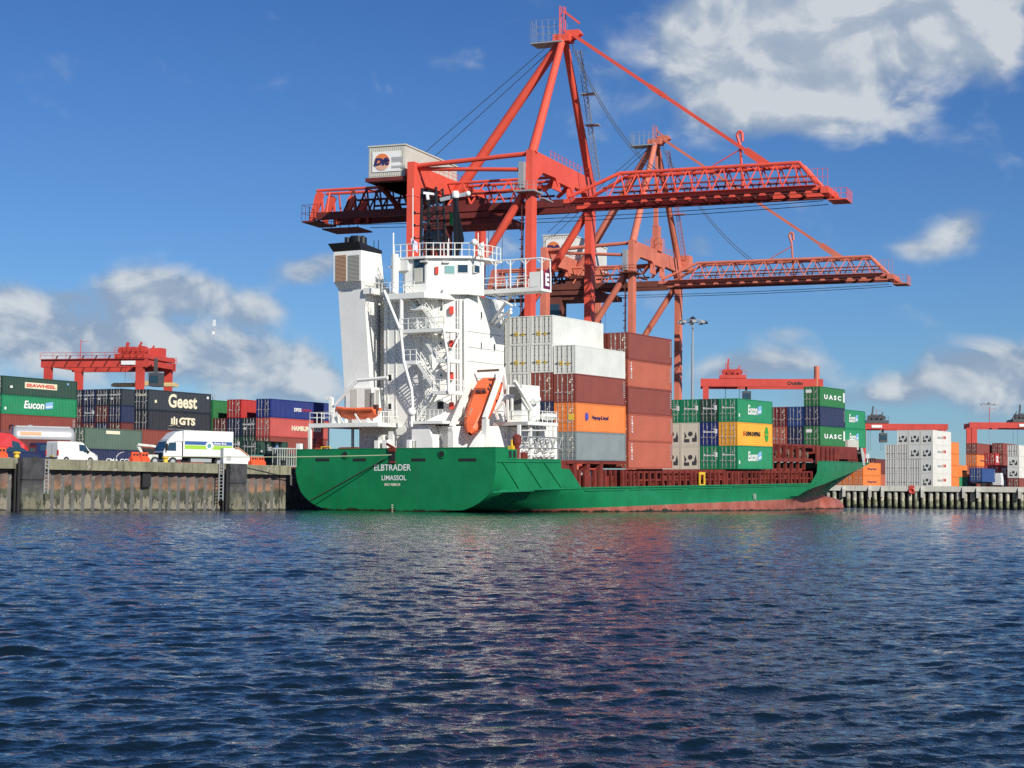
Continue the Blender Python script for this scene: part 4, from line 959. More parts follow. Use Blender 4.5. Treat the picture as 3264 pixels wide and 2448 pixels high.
CM = {k: paint('box_'+k, v[0], .5, .07, .35, (.13, .085, .055), .13 if k not in ('reefer', 'white', 'cream') else .05, streak=.16 if k not in ('reefer', 'white', 'cream') else .10) for k, v in CC.items()}
rodm = plain('lock_rod_steel', (.42, .40, .38), .5)
rodw = plain('reefer_gasket', (.13, .13, .125), .6)
unit_m = plain('unit_dark', (.05, .05, .055), .6)
pale_sticker = plain('sticker_yellow', (.68, .47, .05), .6)
_cm = {}
def shell_mesh(kind, L, W, H):
    k = ('s', kind, L, W, H)
    if k in _cm: return _cm[k]
    b = MB(); f = .13
    for x in (0, L-f):
        for y in (0, W-f): b.box((x, y, 0), (x+f, y+f, H))
    for y in (0, W-.09):
        b.box((f, y+.006, 0), (L-f, y+.084, .16)); b.box((f, y+.006, H-.11), (L-f, y+.084, H-.004))
    b.box((.012, f, H-.11), (.09, W-f, H-.004)); b.box((.012, f, 0), (.09, W-f, .14)); b.box((L-.09, f, 0), (L-.012, W-f, H-.004))
    b.box((.1, .09, H-.05), (L-.1, W-.09, H-.02)); b.box((.1, .09, .05), (L-.1, W-.09, .12))
    for y, s in ((.02, 1), (W-.02, -1)):
        if kind == 'dry':
            n = int((L-2*f)/.27); p = (L-2*f)/n; pts = []
            for i in range(n):
                x = f+i*p; pts += [(x, y+s*.045), (x+p*.2, y), (x+p*.5, y), (x+p*.7, y+s*.045)]
            pts.append((L-f, y+s*.045))
            for q, r in zip(pts[:-1], pts[1:]):
                b.quad((q[0], q[1], .15), (r[0], r[1], .15), (r[0], r[1], H-.1), (q[0], q[1], H-.1))
        else: b.quad((f, y, .15), (L-f, y, .15), (L-f, y, H-.1), (f, y, H-.1))
    _cm[k] = b.mesh('container_shell'); return _cm[k]
def door_mesh(kind, W, H):
    k = ('d', kind, W, H)
    if k in _cm: return _cm[k]
    b = MB(); w = W/2-.14
    b.box((.05, 0, .15), (.10, w, H-.12))
    if kind == 'dry':
        for i in range(5): z = .3+i*(H-.75)/4; b.box((.028, .03, z), (.05, w-.03, z+(H-.75)/4-.12))
    else:
        b.box((.03, .04, .2), (.05, w-.04, H-.17))
    _cm[k] = b.mesh('door'); return _cm[k]
def rod_mesh(kind, W, H):
    k = ('r', kind, W, H)
    if k in _cm: return _cm[k]
    b = MB(); w = W/2-.14
    for y in ((w*.28, w*.72)): 
        b.box((-.012, y-.026, .1), (.018, y+.026, H-.06))
        for z in (.5, 1.05, H*.6, H-.45): b.box((-.014, y-.06, z), (.026, y+.06, z+.07))
        b.box((-.02, y, 1.0), (.02, y+w*.3, 1.07))
    _cm[k] = b.mesh('lock_rod'); return _cm[k]
def inst(me, name, mat, parent, M=None):
    if not me.materials: me.materials.append(None)
    o = bpy.data.objects.new(name, me); COL.objects.link(o)
    o.material_slots[0].link = 'OBJECT'; o.material_slots[0].material = mat
    o.parent = parent
    if M is not None: o.matrix_local = M
    return o
rng = random.Random(11)
def deco(t, key, L, W, H, mat):
    SX, UPZ = (1, 0, 0), (0, 0, 1)
    def side(s, m, cx, cz, w, h, bold=.03, shear=0, name='lettering'): return text(s, m, t, (cx, .0, cz), SX, UPZ, w, h, bold, shear, name)
    def strip(m, x0, x1, z0, z1, name, th=.018): return MB().box((x0, -th, z0), (x1, .02, z1)).build(name, m, t)
    def door(s, m, cz, w, h, cy=None): return text(s, m, t, (.02, W/2 if cy is None else cy, cz), (0, -1, 0), UPZ, w, h, .03)
    if key == 'eucon':
        side('Eucon', textwhite, L*.42, H*.55, L*.27, H*.42, .03, .15)
        b = MB(); x = L*.57; b.add([(x, -.02, H*.36), (x+L*.10, -.02, H*.42), (x+L*.10, -.02, H*.78), (x, -.02, H*.70)], [(0, 1, 2, 3)]); lg = b.build('sail_logo', textblue, t)
        b = MB(); b.add([(x+.05, -.026, H*.44), (x+L*.095, -.026, H*.50), (x+L*.095, -.026, H*.56), (x+.05, -.026, H*.5)], [(0, 1, 2, 3)]); b.build('logo_stripe', textwhite, lg)
        strip(textwhite, .5, .8, H*.22, H*.36, 'placard'); door('Eucon', textwhite, H*.62, W*.6, .24); 
    elif key == 'eucon_door': door('Eucon', textwhite, H*.60, W*.62, .25); MB().box((-.005, .2, H*.52), (.02, .55, H*.72)).build('placard', textwhite, t)
    elif key == 'seawheel':
        strip(textcream, L*.29, L*.72, H*.42, H*.74, 'name_board'); text('SEAWHEEL', textred, t, (L*.505, -.02, H*.58), SX, UPZ, L*.40, H*.19, .04); strip(textwhite, L*.10, L*.13, H*.38, H*.5, 'placard'); strip(textblue, L*.86, L*.88, H*.75, H*.86, 'placard')
    elif key == 'geest': side('Geest', textcream, L*.54, H*.52, L*.46, H*.68, .03); strip(textwhite, L*.93, L*.96, H*.74, H*.86, 'placard'); strip(textcream, L*.10, L*.13, H*.36, H*.5, 'placard'); door('Geest', textcream, H*.75, W*.8, .4)
    elif key == 'gts':
        side('GTS', textcream, L*.61, H*.54, L*.26, H*.38, .05); b = MB()
        for i, dx in enumerate((-.55, -.1, .35)): b.box((L*.40+dx, -.02, H*.36), (L*.40+dx+.3, .01, H*(.66+.08*(i == 1))))
        for s in (-1, 1): b.beam((L*.40+.05, -.01, H*.34), (L*.40+.05+s*1.0, -.01, H*.26), .03, .22, up=(0, 1, 0))
        b.build('rope_logo', textcream, t); side('GENERAL TRANSPORT SERVICES', textgrey, L*.5, H*.12, L*.4, .12, .0)
    elif key == 'uasc':
        side('U A S C', textwhite, L*.50, H*.5, L*.68, H*.24, .05); strip(textwhite, L*.93, L*.985, H*.30, H*.80, 'white_band'); MB().box((-.01, W*.52, H*.68), (.02, W*.88, H*.84)).build('placard', textwhite, t)
    elif key == 'hapag':
        text('Hapag-Lloyd', textnavy, t, (L*.47, 0, H*.5), SX, UPZ, L*.33, H*.17, .03); b = MB(); b.lathe((L*.205, .0, H*.53), [(.42, -.02), (.42, .01)], 18, 'y'); lg = b.build('round_logo', plain('logo_violet', (.10, .07, .35), .5), t)
        MB().box((-.02, .25, H*.40), (.03, .85, H*.6)).build('placard', pale_sticker, t)
    elif key == 'china':
        side('CHINA SHIPPING', textblack, L*.43, H*.52, L*.42, H*.2, .04); text('S', textred, t, (L*.18, 0, H*.53), SX, UPZ, .55, .6, .05); b = MB(); b.lathe((L*.825, 0, H*.53), [(.98, -.02), (.98, .01)], 20, 'y'); g_ = b.build('green_logo', plain('logo_green', (.05, .34, .04), .5), t); g_.scale = (.72, 1, 1); g_.location = (L*.825*.28, 0, 0)
        b = MB(); b.box((L*.825-.6, -.03, H*.50), (L*.825+.6, -.015, H*.53)); b.build('logo_line', CM['amber'], t)
    elif key == 'cma':
        side('CMA CGM', textwhite, L*.60, H*.46, L*.46, H*.22, .02); b = MB()
        for i in range(10):
            a0, a1 = PI*(.55+.4*i/10), PI*(.55+.4*(i+1)/10); c = (L*.70, H*.56); b.beam((c[0]+1.5*math.cos(a0), -.01, c[1]+.85*math.sin(a0)), (c[0]+1.5*math.cos(a1), -.01, c[1]+.85*math.sin(a1)), .03, .06+.012*(10-i), up=(0, 1, 0))
        b.build('arc_logo', textwhite, t)
    elif key == 'triton':
        for i, c in enumerate('TRITON'): side(c, textwhite, L*.07, H*.86-i*H*.105, .34, H*.08, .04, name='lettering')
        b = MB(); [b.box((L*.955, -.014, H*.86-i*.2), (L*.985, .01, H*.86-i*.2+.09)) for i in range(9)]; b.build('code_marks', textgrey, t)
    elif key == 'samskip': door('SAMSKIP', textwhite, H*.64, W*.86, .24); MB().box((-.01, W*.68, H*.36), (.02, W*.86, H*.48)).build('placard', textwhite, t)
    elif key == 'dfds': side('DFDS', textwhite, L*.45, H*.5, L*.12, H*.2, .04); side('LOGISTICS', textred, L*.6, H*.5, L*.16, H*.12, .02)
    elif key == 'msline': side('HAMBURG SUD', textcream, L*.60, H*.5, L*.5, H*.28, .05)
    elif key == 'or': side('OR', textwhite, L*.55, H*.6, L*.16, H*.3, .06)
    elif key == 'hlp': text('Hapag-Lloyd', textnavy, t, (L*.5, 0, H*.5), SX, UPZ, L*.5, H*.18, .03)
    elif key == 'codes':
        b = MB(); [b.box((L*.955, -.014, H*.86-i*.2), (L*.985, .01, H*.86-i*.2+.09)) for i in range(9)]; b.build('code_marks', textgrey, t)
    elif key == 'kline': side('K LINE', textred, L*.62, H*.55, L*.2, H*.2, .05); side('REEFER', textgrey, L*.38, H*.5, L*.24, H*.15, .03)
    elif key == 'okwhite': side('OK', textwhite, L*.5, H*.5, L*.6, H*.6, .08)
    elif key == 'oceania': strip(textcream, L*.36, L*.60, H*.74, H*.90, 'placard')
    elif key == 'stickers':
        b = MB()
        for (y, z, s) in ((W*.66, H*.36, .2), (W*.36, H*.34, .15)): b.box((-.012, y-s, H*.30), (.03, y+s, H*.30+2*s))
        b.build('warning_sticker', pale_sticker, t); b = MB(); b.lathe((.0, W*.17 if rng.random() < .5 else W*.85, H*.36), [(.12, -.015), (.12, .02)], 12, 'x'); b.build('round_plate', unit_m, t)
SHELLS = {}
def container(M, L, W, H, kind, col, label, group, dk=None, detail=True):
    t = empty('shipping_container', M, label, 'container', group)
    mat = CM[col]; k2 = 'dry' if kind == 'dry' else 'smooth'
    inst(shell_mesh(k2, L, W, H), 'container_shell', mat, t)
    if not detail: return t
    if kind in ('dry', 'reefer'):
        for s in (0, 1):
            dr = inst(door_mesh(k2, W, H), 'door', mat, t, Matrix.Translation((0, .13 if s == 0 else W/2+.01, 0)))
            inst(rod_mesh(k2, W, H), 'lock_rod', rodm if kind == 'dry' else rodw, dr)
        if kind == 'dry':
            k = ('p', W, H)
            if k not in _cm:
                b = MB(); r = random.Random(5)
                for (y, z, w, h) in ((W*.14, H*.42, .16, .12), (W*.20, H*.78, .3, .10), (W*.27, H*.68, .14, .2), (W*.17, H*.55, .1, .22), (W*.30, H*.30, .12, .1), (W*.82, H*.4, .14, .2), (W*.62, H*.74, .12, .3)): b.box((.012, y-w/2, z), (.03, y+w/2, z+h))
                _cm[k] = b.mesh('door_marking')
            inst(_cm[k], 'door_marking', textgrey if col in ('navy', 'slate', 'black', 'green', 'dgreen', 'ugreen', 'royal', 'blue') else textcream, t)
    else: # refrigeration unit end
        k = ('u', W, H)
        if k not in _cm:
            b = MB(); b.box((.03, .14, .15), (.09, W-.14, H-.12)); _cm[k] = b.mesh('unit_frame')
            b = MB(); b.lathe((.0, W*.5, H*.52), [(.30, 0), (.30, .05)], 14, 'x')
            b.prism([(.01, W*.82, H*.62), (.01, W*.70, H*.40), (.01, W*.82, H*.30)], (.03, 0, 0)); b.prism([(.01, W*.2, H*.62), (.01, W*.3, H*.34), (.01, W*.14, H*.30)], (.03, 0, 0))
            b.box((.0, W*.56, H*.16), (.05, W*.84, H*.30)); b.box((.0, W*.16, H*.18), (.05, W*.40, H*.34)); _cm[('v', W, H)] = b.mesh('unit_grille')
        u = inst(_cm[k], 'refrigeration_unit', CM['reefer'] if col == 'white' else mat, t); inst(_cm[('v', W, H)], 'unit_grille', unit_m, u)
    if dk: deco(t, dk, L, W, H, mat)
    return t
ORD = ['bottom', 'second', 'third', 'fourth', 'fifth', 'sixth']
def ordn(i, n): return 'topmost' if i == n-1 else ('lowest' if i == 0 else ORD[i]+' up')
def ship_stack(X, y0, z0, L, tiers, where, group, H=2.896, W=2.438):
    z = z0
    for i, (kind, col, dk) in enumerate(tiers):
        nm = {'reefer': 'reefer container', 'reefer_m': 'reefer with machinery end', 'dry': 'container'}[kind]
        lab = f"{CC[col][1]} {nm}, {ordn(i, len(tiers))} {where}"
        jx, jy = rng.uniform(-.03, .03), rng.uniform(-.03, .02)
        container(SF.M@Matrix.Translation((X+jx, y0+jy, z)), L, W, H-.012, kind, col, lab, group, dk); z += H
G1 = 'containers stacked on the ship'
R = ('reefer', 'reefer', 'stickers')
ship_stack(17.25, -10.86, 4.80, 12.19, [('dry', 'grey', None), ('dry', 'orange', 'hapag'), ('dry', 'brown', 'codes'), R], 'in the outermost stack beside the white deckhouse', G1)
ship_stack(17.25, -8.33, 5.0, 12.19, [('dry', 'grey', None), ('dry', 'navy', None), ('dry', 'brown', 'codes'), R, R], 'in the second stack in, beside the white deckhouse', G1)
ship_stack(17.25, -5.80, 5.0, 12.19, [('dry', 'brown', None), ('dry', 'navy', None), R, R, R], 'in the third stack in, beside the white deckhouse', G1)
ship_stack(17.25, -3.27, 4.9, 12.19, [('dry', 'brown', None), ('dry', 'navy', None), R, R, R], 'in the stack half hidden by the white deckhouse', G1)
ship_stack(30.2, -10.86, 4.05, 12.1, [('dry', 'rust', 'triton'), ('dry', 'rust', 'triton'), ('dry', 'brown', 'codes'), ('dry', 'rust', 'triton'), ('dry', 'brown', 'codes')], 'of the five in the outer brown stack amidships', G1)
ship_stack(30.2, -8.28, 4.05, 12.1, [('dry', 'brown', None)]*5, 'in the inner brown stack behind the pale grey boxes', G1)
E1 = ('dry', 'green', 'eucon_door')
ship_stack(63.1, -10.87, 3.97, 12.8, [('dry', 'green', 'eucon'), ('dry', 'amber', 'china'), ('dry', 'green', 'eucon')], 'in the outermost stack of the green-amber block', G1)
ship_stack(63.1, -8.37, 3.97, 12.8, [E1, ('dry', 'royal', 'eucon_door'), ('dry', 'dgreen', 'eucon_door')], 'in the stack just left of the amber container', G1)
ship_stack(63.1, -5.87, 3.97, 12.8, [('reefer_m', 'cream', None), ('reefer_m', 'cream', None), E1], 'in the stack with two cream machinery ends', G1)
ship_stack(63.1, -3.37, 3.97, 12.8, [('reefer_m', 'cream', None), ('reefer_m', 'cream', None), E1], 'in the stack behind the tall brown stack', G1)
ship_stack(107.6, -7.05, 7.41, 12.19, [('dry', 'ugreen', 'uasc'), ('dry', 'navy', 'codes'), ('dry', 'ugreen', 'uasc')], 'of the three high stack lettered UASC at the bow', G1)
ship_stack(107.6, -4.52, 7.41, 12.19, [('dry', 'navy', None), ('dry', 'blue', None)], 'in the blue pair left of the UASC stack', G1)
ship_stack(107.6, -1.99, 7.41, 12.19, [('dry', 'rust', None), ('dry', 'maroon', None)], 'in the red pair left of the blue pair at the bow', G1)
ship_stack(121.2, -6.2, 7.41, 12.19, [('dry', 'green', 'eucon'), ('dry', 'green', 'eucon')], 'of the two green containers foremost on the ship', G1)
# ---------------------------------------------------------------- containers in the yards ashore
YAW = math.radians(31)
def land_stack(px, d, py_top, cols, L, where, group, n=None, base=GZ, W=2.438, pitch=2.52, yaw=YAW, detail=True):
    """cols: list of (x offset, [bottom..top specs]); the first column's door-and-side corner stands at px, its top at py_top"""
    p = wat(px, py_top, d); n = n or len(cols[0][1]); H = (p[2]-base)/n
    f = yawframe((p[0], p[1], 0), yaw)
    for j, (xo, tiers) in enumerate(cols):
        wh = where[j] if isinstance(where, (list, tuple)) else where
        for i, sp_ in enumerate(tiers):
            if sp_ is None: continue
            kind, col, dk = sp_
            nm = {'reefer': 'reefer container', 'reefer_m': 'reefer with machinery end', 'dry': 'container'}[kind]
            container(f.M@Matrix.Translation((xo+rng.uniform(-.05, .05), j*pitch, base+i*H)), L, W, H-.015, kind, col, f"{CC[col][1]} {nm}, {ordn(i, len(tiers))} {wh}", group, dk, detail)
    return f, H
D_ = lambda c, k=None: ('dry', c, k)
GL, GR = 'containers stacked in the left yard', 'containers stacked in the right yard'
land_stack(8, 240, 1196, [(0, [D_('brown'), D_('brown'), D_('brown', 'codes'), D_('green', 'eucon'), D_('dgreen', 'seawheel')])], 13.9, 'of the stack topped by SEAWHEEL', GL)
land_stack(388, 255, 1238, [(0, [D_('dbrown'), D_('navy'), D_('dbrown'), D_('navy'), D_('slate', 'samskip')]), (0, [D_('navy'), D_('dbrown'), D_('navy'), D_('dbrown'), D_('slate', 'samskip')]),
    (0, [D_('navy'), D_('dbrown'), D_('dbrown'), D_('navy', 'eucon_door'), D_('navy', 'samskip')]), (0, [D_('navy'), D_('dbrown'), D_('dbrown'), D_('dbrown'), D_('slate', 'samskip')])], 12.19,
    ['in the stack with its long side showing left of Geest', 'in the second stack left of the blue black Geest pair', 'in the third stack left of the blue black Geest pair', 'in the stack next to the SEAWHEEL stack'], GL)
land_stack(474, 229, 1240, [(0, [D_('rust'), D_('royal'), D_('black', 'gts'), D_('slate', 'geest')])], 12.19, 'of the stack lettered Geest and GTS', GL)
land_stack(272, 212, 1362, [(0, [D_('navy', 'cma'), D_('sage', 'oceania')])], 9.8, 'of the pair left of the white lorry', GL)
land_stack(455, 226, 1368, [(0, [D_('brown'), D_('brown')])], 9., 'of the red pair half hidden by the white lorry', GL)
land_stack(863, 240, 1270, [(0, [D_('dbrown'), D_('brown', 'codes'), D_('salmon', 'msline'), D_('royal', 'dfds')]), (0, [D_('dgreen'), D_('dgreen'), D_('slate', 'samskip'), None]),
    (0, [D_('dgreen', 'eucon_door'), D_('dgreen', 'eucon_door'), D_('navy'), D_('red', 'or')]), (0, [D_('dbrown'), D_('dbrown'), D_('dbrown'), None]), (0, [D_('ugreen'), D_('ugreen'), D_('ugreen'), D_('ugreen')])], 13.2,
    ['of the blue and red stack behind the stern', 'in the lower stack left of the blue and red stack', 'in the stack topped by a red box', 'in the low stack left of the red box', 'in the green stack behind the thin lattice mast'], GL)
land_stack(822, 205, 1404, [(0, [D_('dgreen', 'eucon_door'), D_('dgreen', 'eucon')])], 5.5, 'of the short green pair near the stern', GL)
land_stack(22, 232, 1285, [(-16, [D_('dbrown')]*4)], 12.19, 'of the brown stack cut by the left picture edge', GL)
# right yard
RFm = ('reefer_m', 'white', None); RFd = ('reefer', 'white', None)
land_stack(2973, 364, 1370, [(0, [RFm[:2]+('kline',)]*4), (0, [RFd, RFd, RFm, RFm]), (0, [RFd, RFd, RFd, RFm]), (0, [RFd, RFd, RFd, None])], 12.19,
    ['in the white stack showing long sides', 'in the second stack of the white block', 'in the third stack of the white block', 'in the shorter end stack of the white block'], GR)
land_stack(2751, 415, 1473, [(0, [D_('orange', 'hlp'), D_('orange', 'hlp')]), (0, [D_('orange'), D_('orange')]), (0, [D_('orange'), D_('rust')])], 12.19, ['of the orange pair right of the bow', 'of the second orange pair under the bow', 'of the third orange pair under the bow'], GR)
land_stack(2790, 432, 1462, [(0, [D_('rust'), D_('dbrown')])], 12.19, 'of the pair behind the orange boxes', GR)
land_stack(3030, 392, 1408, [(0, [D_('orange')]*4)], 6.1, 'of the thin orange stack right of the white block', GR)
land_stack(3054, 400, 1482, [(0, [D_('green'), D_('orange', 'hlp')]), (0, [D_('green'), D_('rust')])], 12.19, ['of the low orange and green pair', 'of the second low pair behind the orange box'], GR)
land_stack(3113, 405, 1412, [(0, [D_('brown'), D_('rust'), D_('orange', 'hlp'), D_('brown')])], 12.19, 'of the four high stack over the blue trailer', GR)
land_stack(3196, 412, 1412, [(0, [D_('brown'), D_('rust'), D_('brown'), D_('brown')])], 12.19, 'of the brown stack near the right edge', GR)
land_stack(3248, 380, 1418, [(0, [D_('brown'), RFm, RFm, RFd])], 12.19, 'of the stack at the right edge', GR)
land_stack(3185, 386, 1482, [(0, [D_('red', 'okwhite'), D_('red', 'okwhite')])], 7.5, 'of the bright red pair with white letters', GR)
land_stack(3172, 396, 1444, [(0, [D_('red'), D_('red'), D_('red', 'okwhite')])], 3.2, 'of the red stack behind the blue trailer', GR)
# ---------------------------------------------------------------- ship-to-shore cranes (x out over the water, y along the quay, z up)
def sts(fr, P, mr, md, label, logo=True):
    A = fr.at; t = empty('quay_crane', fr.M, label, 'crane', 'ship to shore cranes')
    uA, vC, zB = P['uA'], P['vC'], P['zB']; vb = vC/2; za = P['apex'][2]; ux = P['apex'][0]
    G = GZ
    def part(nm, b, m=None, par=None, sm=False): return b.build(nm, m or mr, par or t, sm)
    # legs
    for nm, (u, v, w, h, zt) in {'a': (-uA, 0, 1.0, 1.9, zB-.6), 'b': (0, 0, .85, 1.7, zB), 'c': (0, vC, .95, 1.7, zB), 'd': (-uA, vC, 1.0, 1.6, zB-.6)}.items():
        lg = part('leg', MB().box((u-w/2, v-h/2, G), (u+w/2, v+h/2, zt)))
        for z in (zB-5, zB-16, zB-26): part('leg_flange', MB().box((u-w/2-.06, v-h/2-.06, z), (u+w/2+.06, v+h/2+.06, z+.16)), mr, lg)
    # bogies and sill beams
    for u in (0, -uA):
        part('sill_beam', MB().box((u-.6, -.9, G+1.6), (u+.6, vC+.9, G+3)))
        for v in (0, vC):
            b = MB(); b.box((u-.4, v-2.6, G+.7), (u+.4, v+2.6, G+1.5)); bg = part('bogie', b)
            b = MB()
            for k in range(4): b.lathe((u, v-2.1+k*1.4, G+.4), [(.02, -.12), (.38, -.12), (.38, .12), (.02, .12)], 12, 'x')
            part('wheel', b, rubber, bg)
    for v in (0, vC): part('portal_beam', MB().box((-uA, v-.6, G+11), (0, v+.6, G+13)))
    # top plate girders along the quay with arched cut-outs
    for u in (0, -uA):
        zt = zB if u == 0 else zB-.9; b = MB(); y0, y1 = .85, vC-.85
        pr = [(y0, zt-3.6), (y0+2.2, zt-2.3), (vb-3.6, zt-2.2), (vb-2.6, zt-3.2), (vb-2.2, zt-2.6), (vb+2., zt-2.6), (vb+2.8, zt-3.2), (vb+3.8, zt-2.2), (y1-2.0, zt-2.3), (y1, zt-3.6), (y1, zt), (y0, zt)]
        b.prism([(u+.42, y, z) for y, z in pr], (-.84, 0, 0)); gr = part('top_girder', b)
        b = MB(); b.rail([(u+.3, y0+5, zt), (u+.3, y1-1, zt)], 1.0, 1.5, .035); part('girder_railing', b, mr, gr)
        # hangers carrying the boom
        zb_ = P['zb']+1.2
        for v in (vb-2.6, vb+2.6):
            b = MB(); b.prism([(u+.3, v-.9, zt-2.6), (u+.3, v+.9, zt-2.6), (u+.3, v+1.5, zb_), (u+.3, v-1.5, zb_)], (-.22, 0, 0)); b.prism([(u-.3, v-.9, zt-2.6), (u-.3, v+.9, zt-2.6), (u-1.6, v+.6, zb_), (u-1.6, v-.6, zb_)], (-.1, 0, 0)); part('boom_hanger', b)
    # top ties between land and water legs
    for v in (0, vC):
        for zz in ((zB-.3, zB-.6), ): part('tie_tube', MB().tube((-uA+.4, v, zB-1.0), (-.4, v, zB-.35), .30, 10))
        part('brace', MB().tube((-.3, v, zB-4.2), (-uA+.6, v, G+13.2), .52, 10))
    part('tie_tube', MB().tube((-uA+.4, .5, zB-1.3), (-.4, .5, zB-2.3), .26, 10)); 
    # A-frame
    ap = np.array([ux, vb, za])
    for v, s in ((.2, -.5), (vC-.2, .5)): part('mast_leg', MB().tube((0, v, zB-.2), ap+(0, s, -.3), .60, 12, .45))
    part('back_stay', MB().tube((-uA+.3, vb+1.0, zB-3.2), ap+(-.5, 0, -.5), .72, 12, .55))
    b = MB(); b.box(ap-(1.2, 1.0, .6), ap+(1.1, 1.0, .35)); b.prism([ap+(1.0, -.5, -.5), ap+(2.6, -.5, .3), ap+(2.2, -.5, .9), ap+(.2, -.5, .9)], (0, 1.0, 0)); hd = part('mast_head', b)
    b = MB(); zt = za+P['poleh']
    for dx in (-.3, .3):
        for dy in (-.3, .3): b.tube(ap+(dx-.2, dy, .3), (ap[0]-.2+dx, vb+dy, zt), .06, 5)
    k = za+.4
    while k < zt-.7:
        b.tube((ap[0]-.5, vb-.3, k), (ap[0]+.1, vb-.3, k+.7), .04, 4); b.tube((ap[0]+.1, vb-.3, k+.7), (ap[0]-.5, vb-.3, k+1.3), .04, 4); k += 1.3
    b.beam((ap[0], vb, zt-.6), (ap[0]+2.2, vb, zt-2.4), .25); part('head_derrick', b, mr, hd)
    b = MB(); b.box((ap[0]-4.2, vb-1.4, za-.75), (ap[0]+.3, vb+1.4, za-.6)); b.rail([(ap[0], vb-1.4, za-.6), (ap[0]-4.2, vb-1.4, za-.6), (ap[0]-4.2, vb+1.4, za-.6), (ap[0], vb+1.4, za-.6)], 2.9 if logo else 2.2, .8, .026, (1., .66, .33)); part('head_platform', b, grey, hd)
    # ladder tower behind the water-side mast leg
    b = MB(); q0 = np.array([.9, vC-.5, zB]); q1 = ap+np.array([1.6, .7, -1.5])
    for dx, dy in ((0, 0), (.7, 0), (.35, .6)): b.tube(q0+(dx, dy, 0), q1+(dx*.8, dy*.8, 0), .05, 5)
    n = 26
    for k in range(n):
        p, q = q0+(q1-q0)*(k/n), q0+(q1-q0)*((k+1)/n); b.tube(p, q+(.7, 0, 0), .035, 4); b.tube(p+(.7, 0, 0), q, .035, 4)
    for f in (.42, .66): p = q0+(q1-q0)*f; b.box(p+(-.3, -.5, 0), p+(1.6, .8, .12))
    part('ladder_tower', b, grey if logo else mr)
    # boom: two box girders below, lattice sides, tubular top chords
    zb, u0, u1, th = P['zb'], P['u0'], P['u1'], P['th']
    bw = 2.5
    for v in (vb-bw, vb+bw):
        part('boom_girder', MB().box((u0, v-.42, zb-.95), (1.2, v+.42, zb)), md)  # rear girders carry their shadow as a darker red
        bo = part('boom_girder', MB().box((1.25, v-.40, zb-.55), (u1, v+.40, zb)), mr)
        part('boom_rail', MB().box((1.3, v-.28, zb-.85), (u1, v+.28, zb-.55)), md, bo)  # dark strip paints the shaded underside of the forward girder
        tv = v*.55+vb*.45
        # top chord
        b = MB(); b.path([(u0-.8, tv, zb+th+.1), (-uA-.6, tv, zb+th)], .2, 8); b.path([(-uA, tv, zb+th), (-1, tv, zb+th)], .2, 8)
        b.path([(1.6, v, zb+.2), (P['rise'], tv, zb+th), (u1-3.0, tv, zb+th), (u1-.6, v, zb+.3)], .24, 8); part('top_chord', b)
        def web(x0, x1, n, r):
            b = MB(); k = 0; dx = (x1-x0)/n
            for k in range(n):
                xa, xb_ = x0+k*dx, x0+(k+1)*dx
                lo, hi = (xa, v, zb+.1), (xa+dx/2, tv, zb+th)
                b.tube(lo, hi, r, 5); b.tube(hi, (xb_, v, zb+.1), r, 5)
            return b
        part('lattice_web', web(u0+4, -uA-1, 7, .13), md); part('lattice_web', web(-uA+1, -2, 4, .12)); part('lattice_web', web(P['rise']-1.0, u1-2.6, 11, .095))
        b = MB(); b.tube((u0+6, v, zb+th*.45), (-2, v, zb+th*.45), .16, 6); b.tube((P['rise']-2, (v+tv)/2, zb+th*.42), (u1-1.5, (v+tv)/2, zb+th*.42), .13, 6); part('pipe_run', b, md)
    b = MB()
    for k in range(12):
        x = P['rise']+(u1-3-P['rise'])*k/11; y0, y1 = vb-bw*.55, vb+bw*.55; part('cross_brace', MB().tube((x, y0, zb+th), (x, y1, zb+th), .1, 5))
        if k < 11: x2 = P['rise']+(u1-3-P['rise'])*(k+1)/11; part('cross_brace', MB().tube((x, y0 if k % 2 else y1, zb+th), (x2, y1 if k % 2 else y0, zb+th), .08, 5))
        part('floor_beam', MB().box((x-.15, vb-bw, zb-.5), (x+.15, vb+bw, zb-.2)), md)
    for k in range(6):
        x = u0+4+(-uA-1-u0-4)*k/5; y0, y1 = vb-bw*.55, vb+bw*.55; part('cross_brace', MB().tube((x, y0, zb+th), (x, y1, zb+th), .1, 5))
    b = MB()
    for s in (-1, 1):
        y = vb+s*(bw+.95); b.rail([(3, y, zb+.02), (u1-.5, y, zb+.02)], 1.05, 2.2, .03); b.box((3, y-.5 if s > 0 else y, zb-.06), (u1-.5, y if s > 0 else y+.5, zb+.0))
    part('boom_walkway', b, mr)
    for k in range(16):
        x = 4+(u1-6)*k/15; b = MB(); b.prism([(x, vb-bw-.40, zb-.9), (x+1.0, vb-bw-.40, zb-.9), (x+.7, vb-bw-.40, zb-.5), (x+.2, vb-bw-.40, zb-.5)], (0, .1, 0)); part('rail_clip', b, mr)
    # boom tip platform
    b = MB(); b.box((u1, vb-bw-.6, zb-1.0), (u1+1.0, vb+bw+.6, zb-.2)); b.beam((u1+.4, vb, zb-.4), (u1+2.0, vb, zb-1.5), .5, .3); b.box((u1+.6, vb-1.8, zb-1.7), (u1+2.9, vb+1.8, zb-1.55))
    b.rail([(u1+1.0, vb-1.8, zb-1.55), (u1+2.9, vb-1.8, zb-1.55), (u1+2.9, vb+1.8, zb-1.55)], 1.3, .6, .03, (1., .5)); b.rail([(u1-1.6, vb-bw-.6, zb), (u1+.9, vb-bw-.6, zb)], 2.0, .6, .03, (1., .5)); part('tip_platform', b)
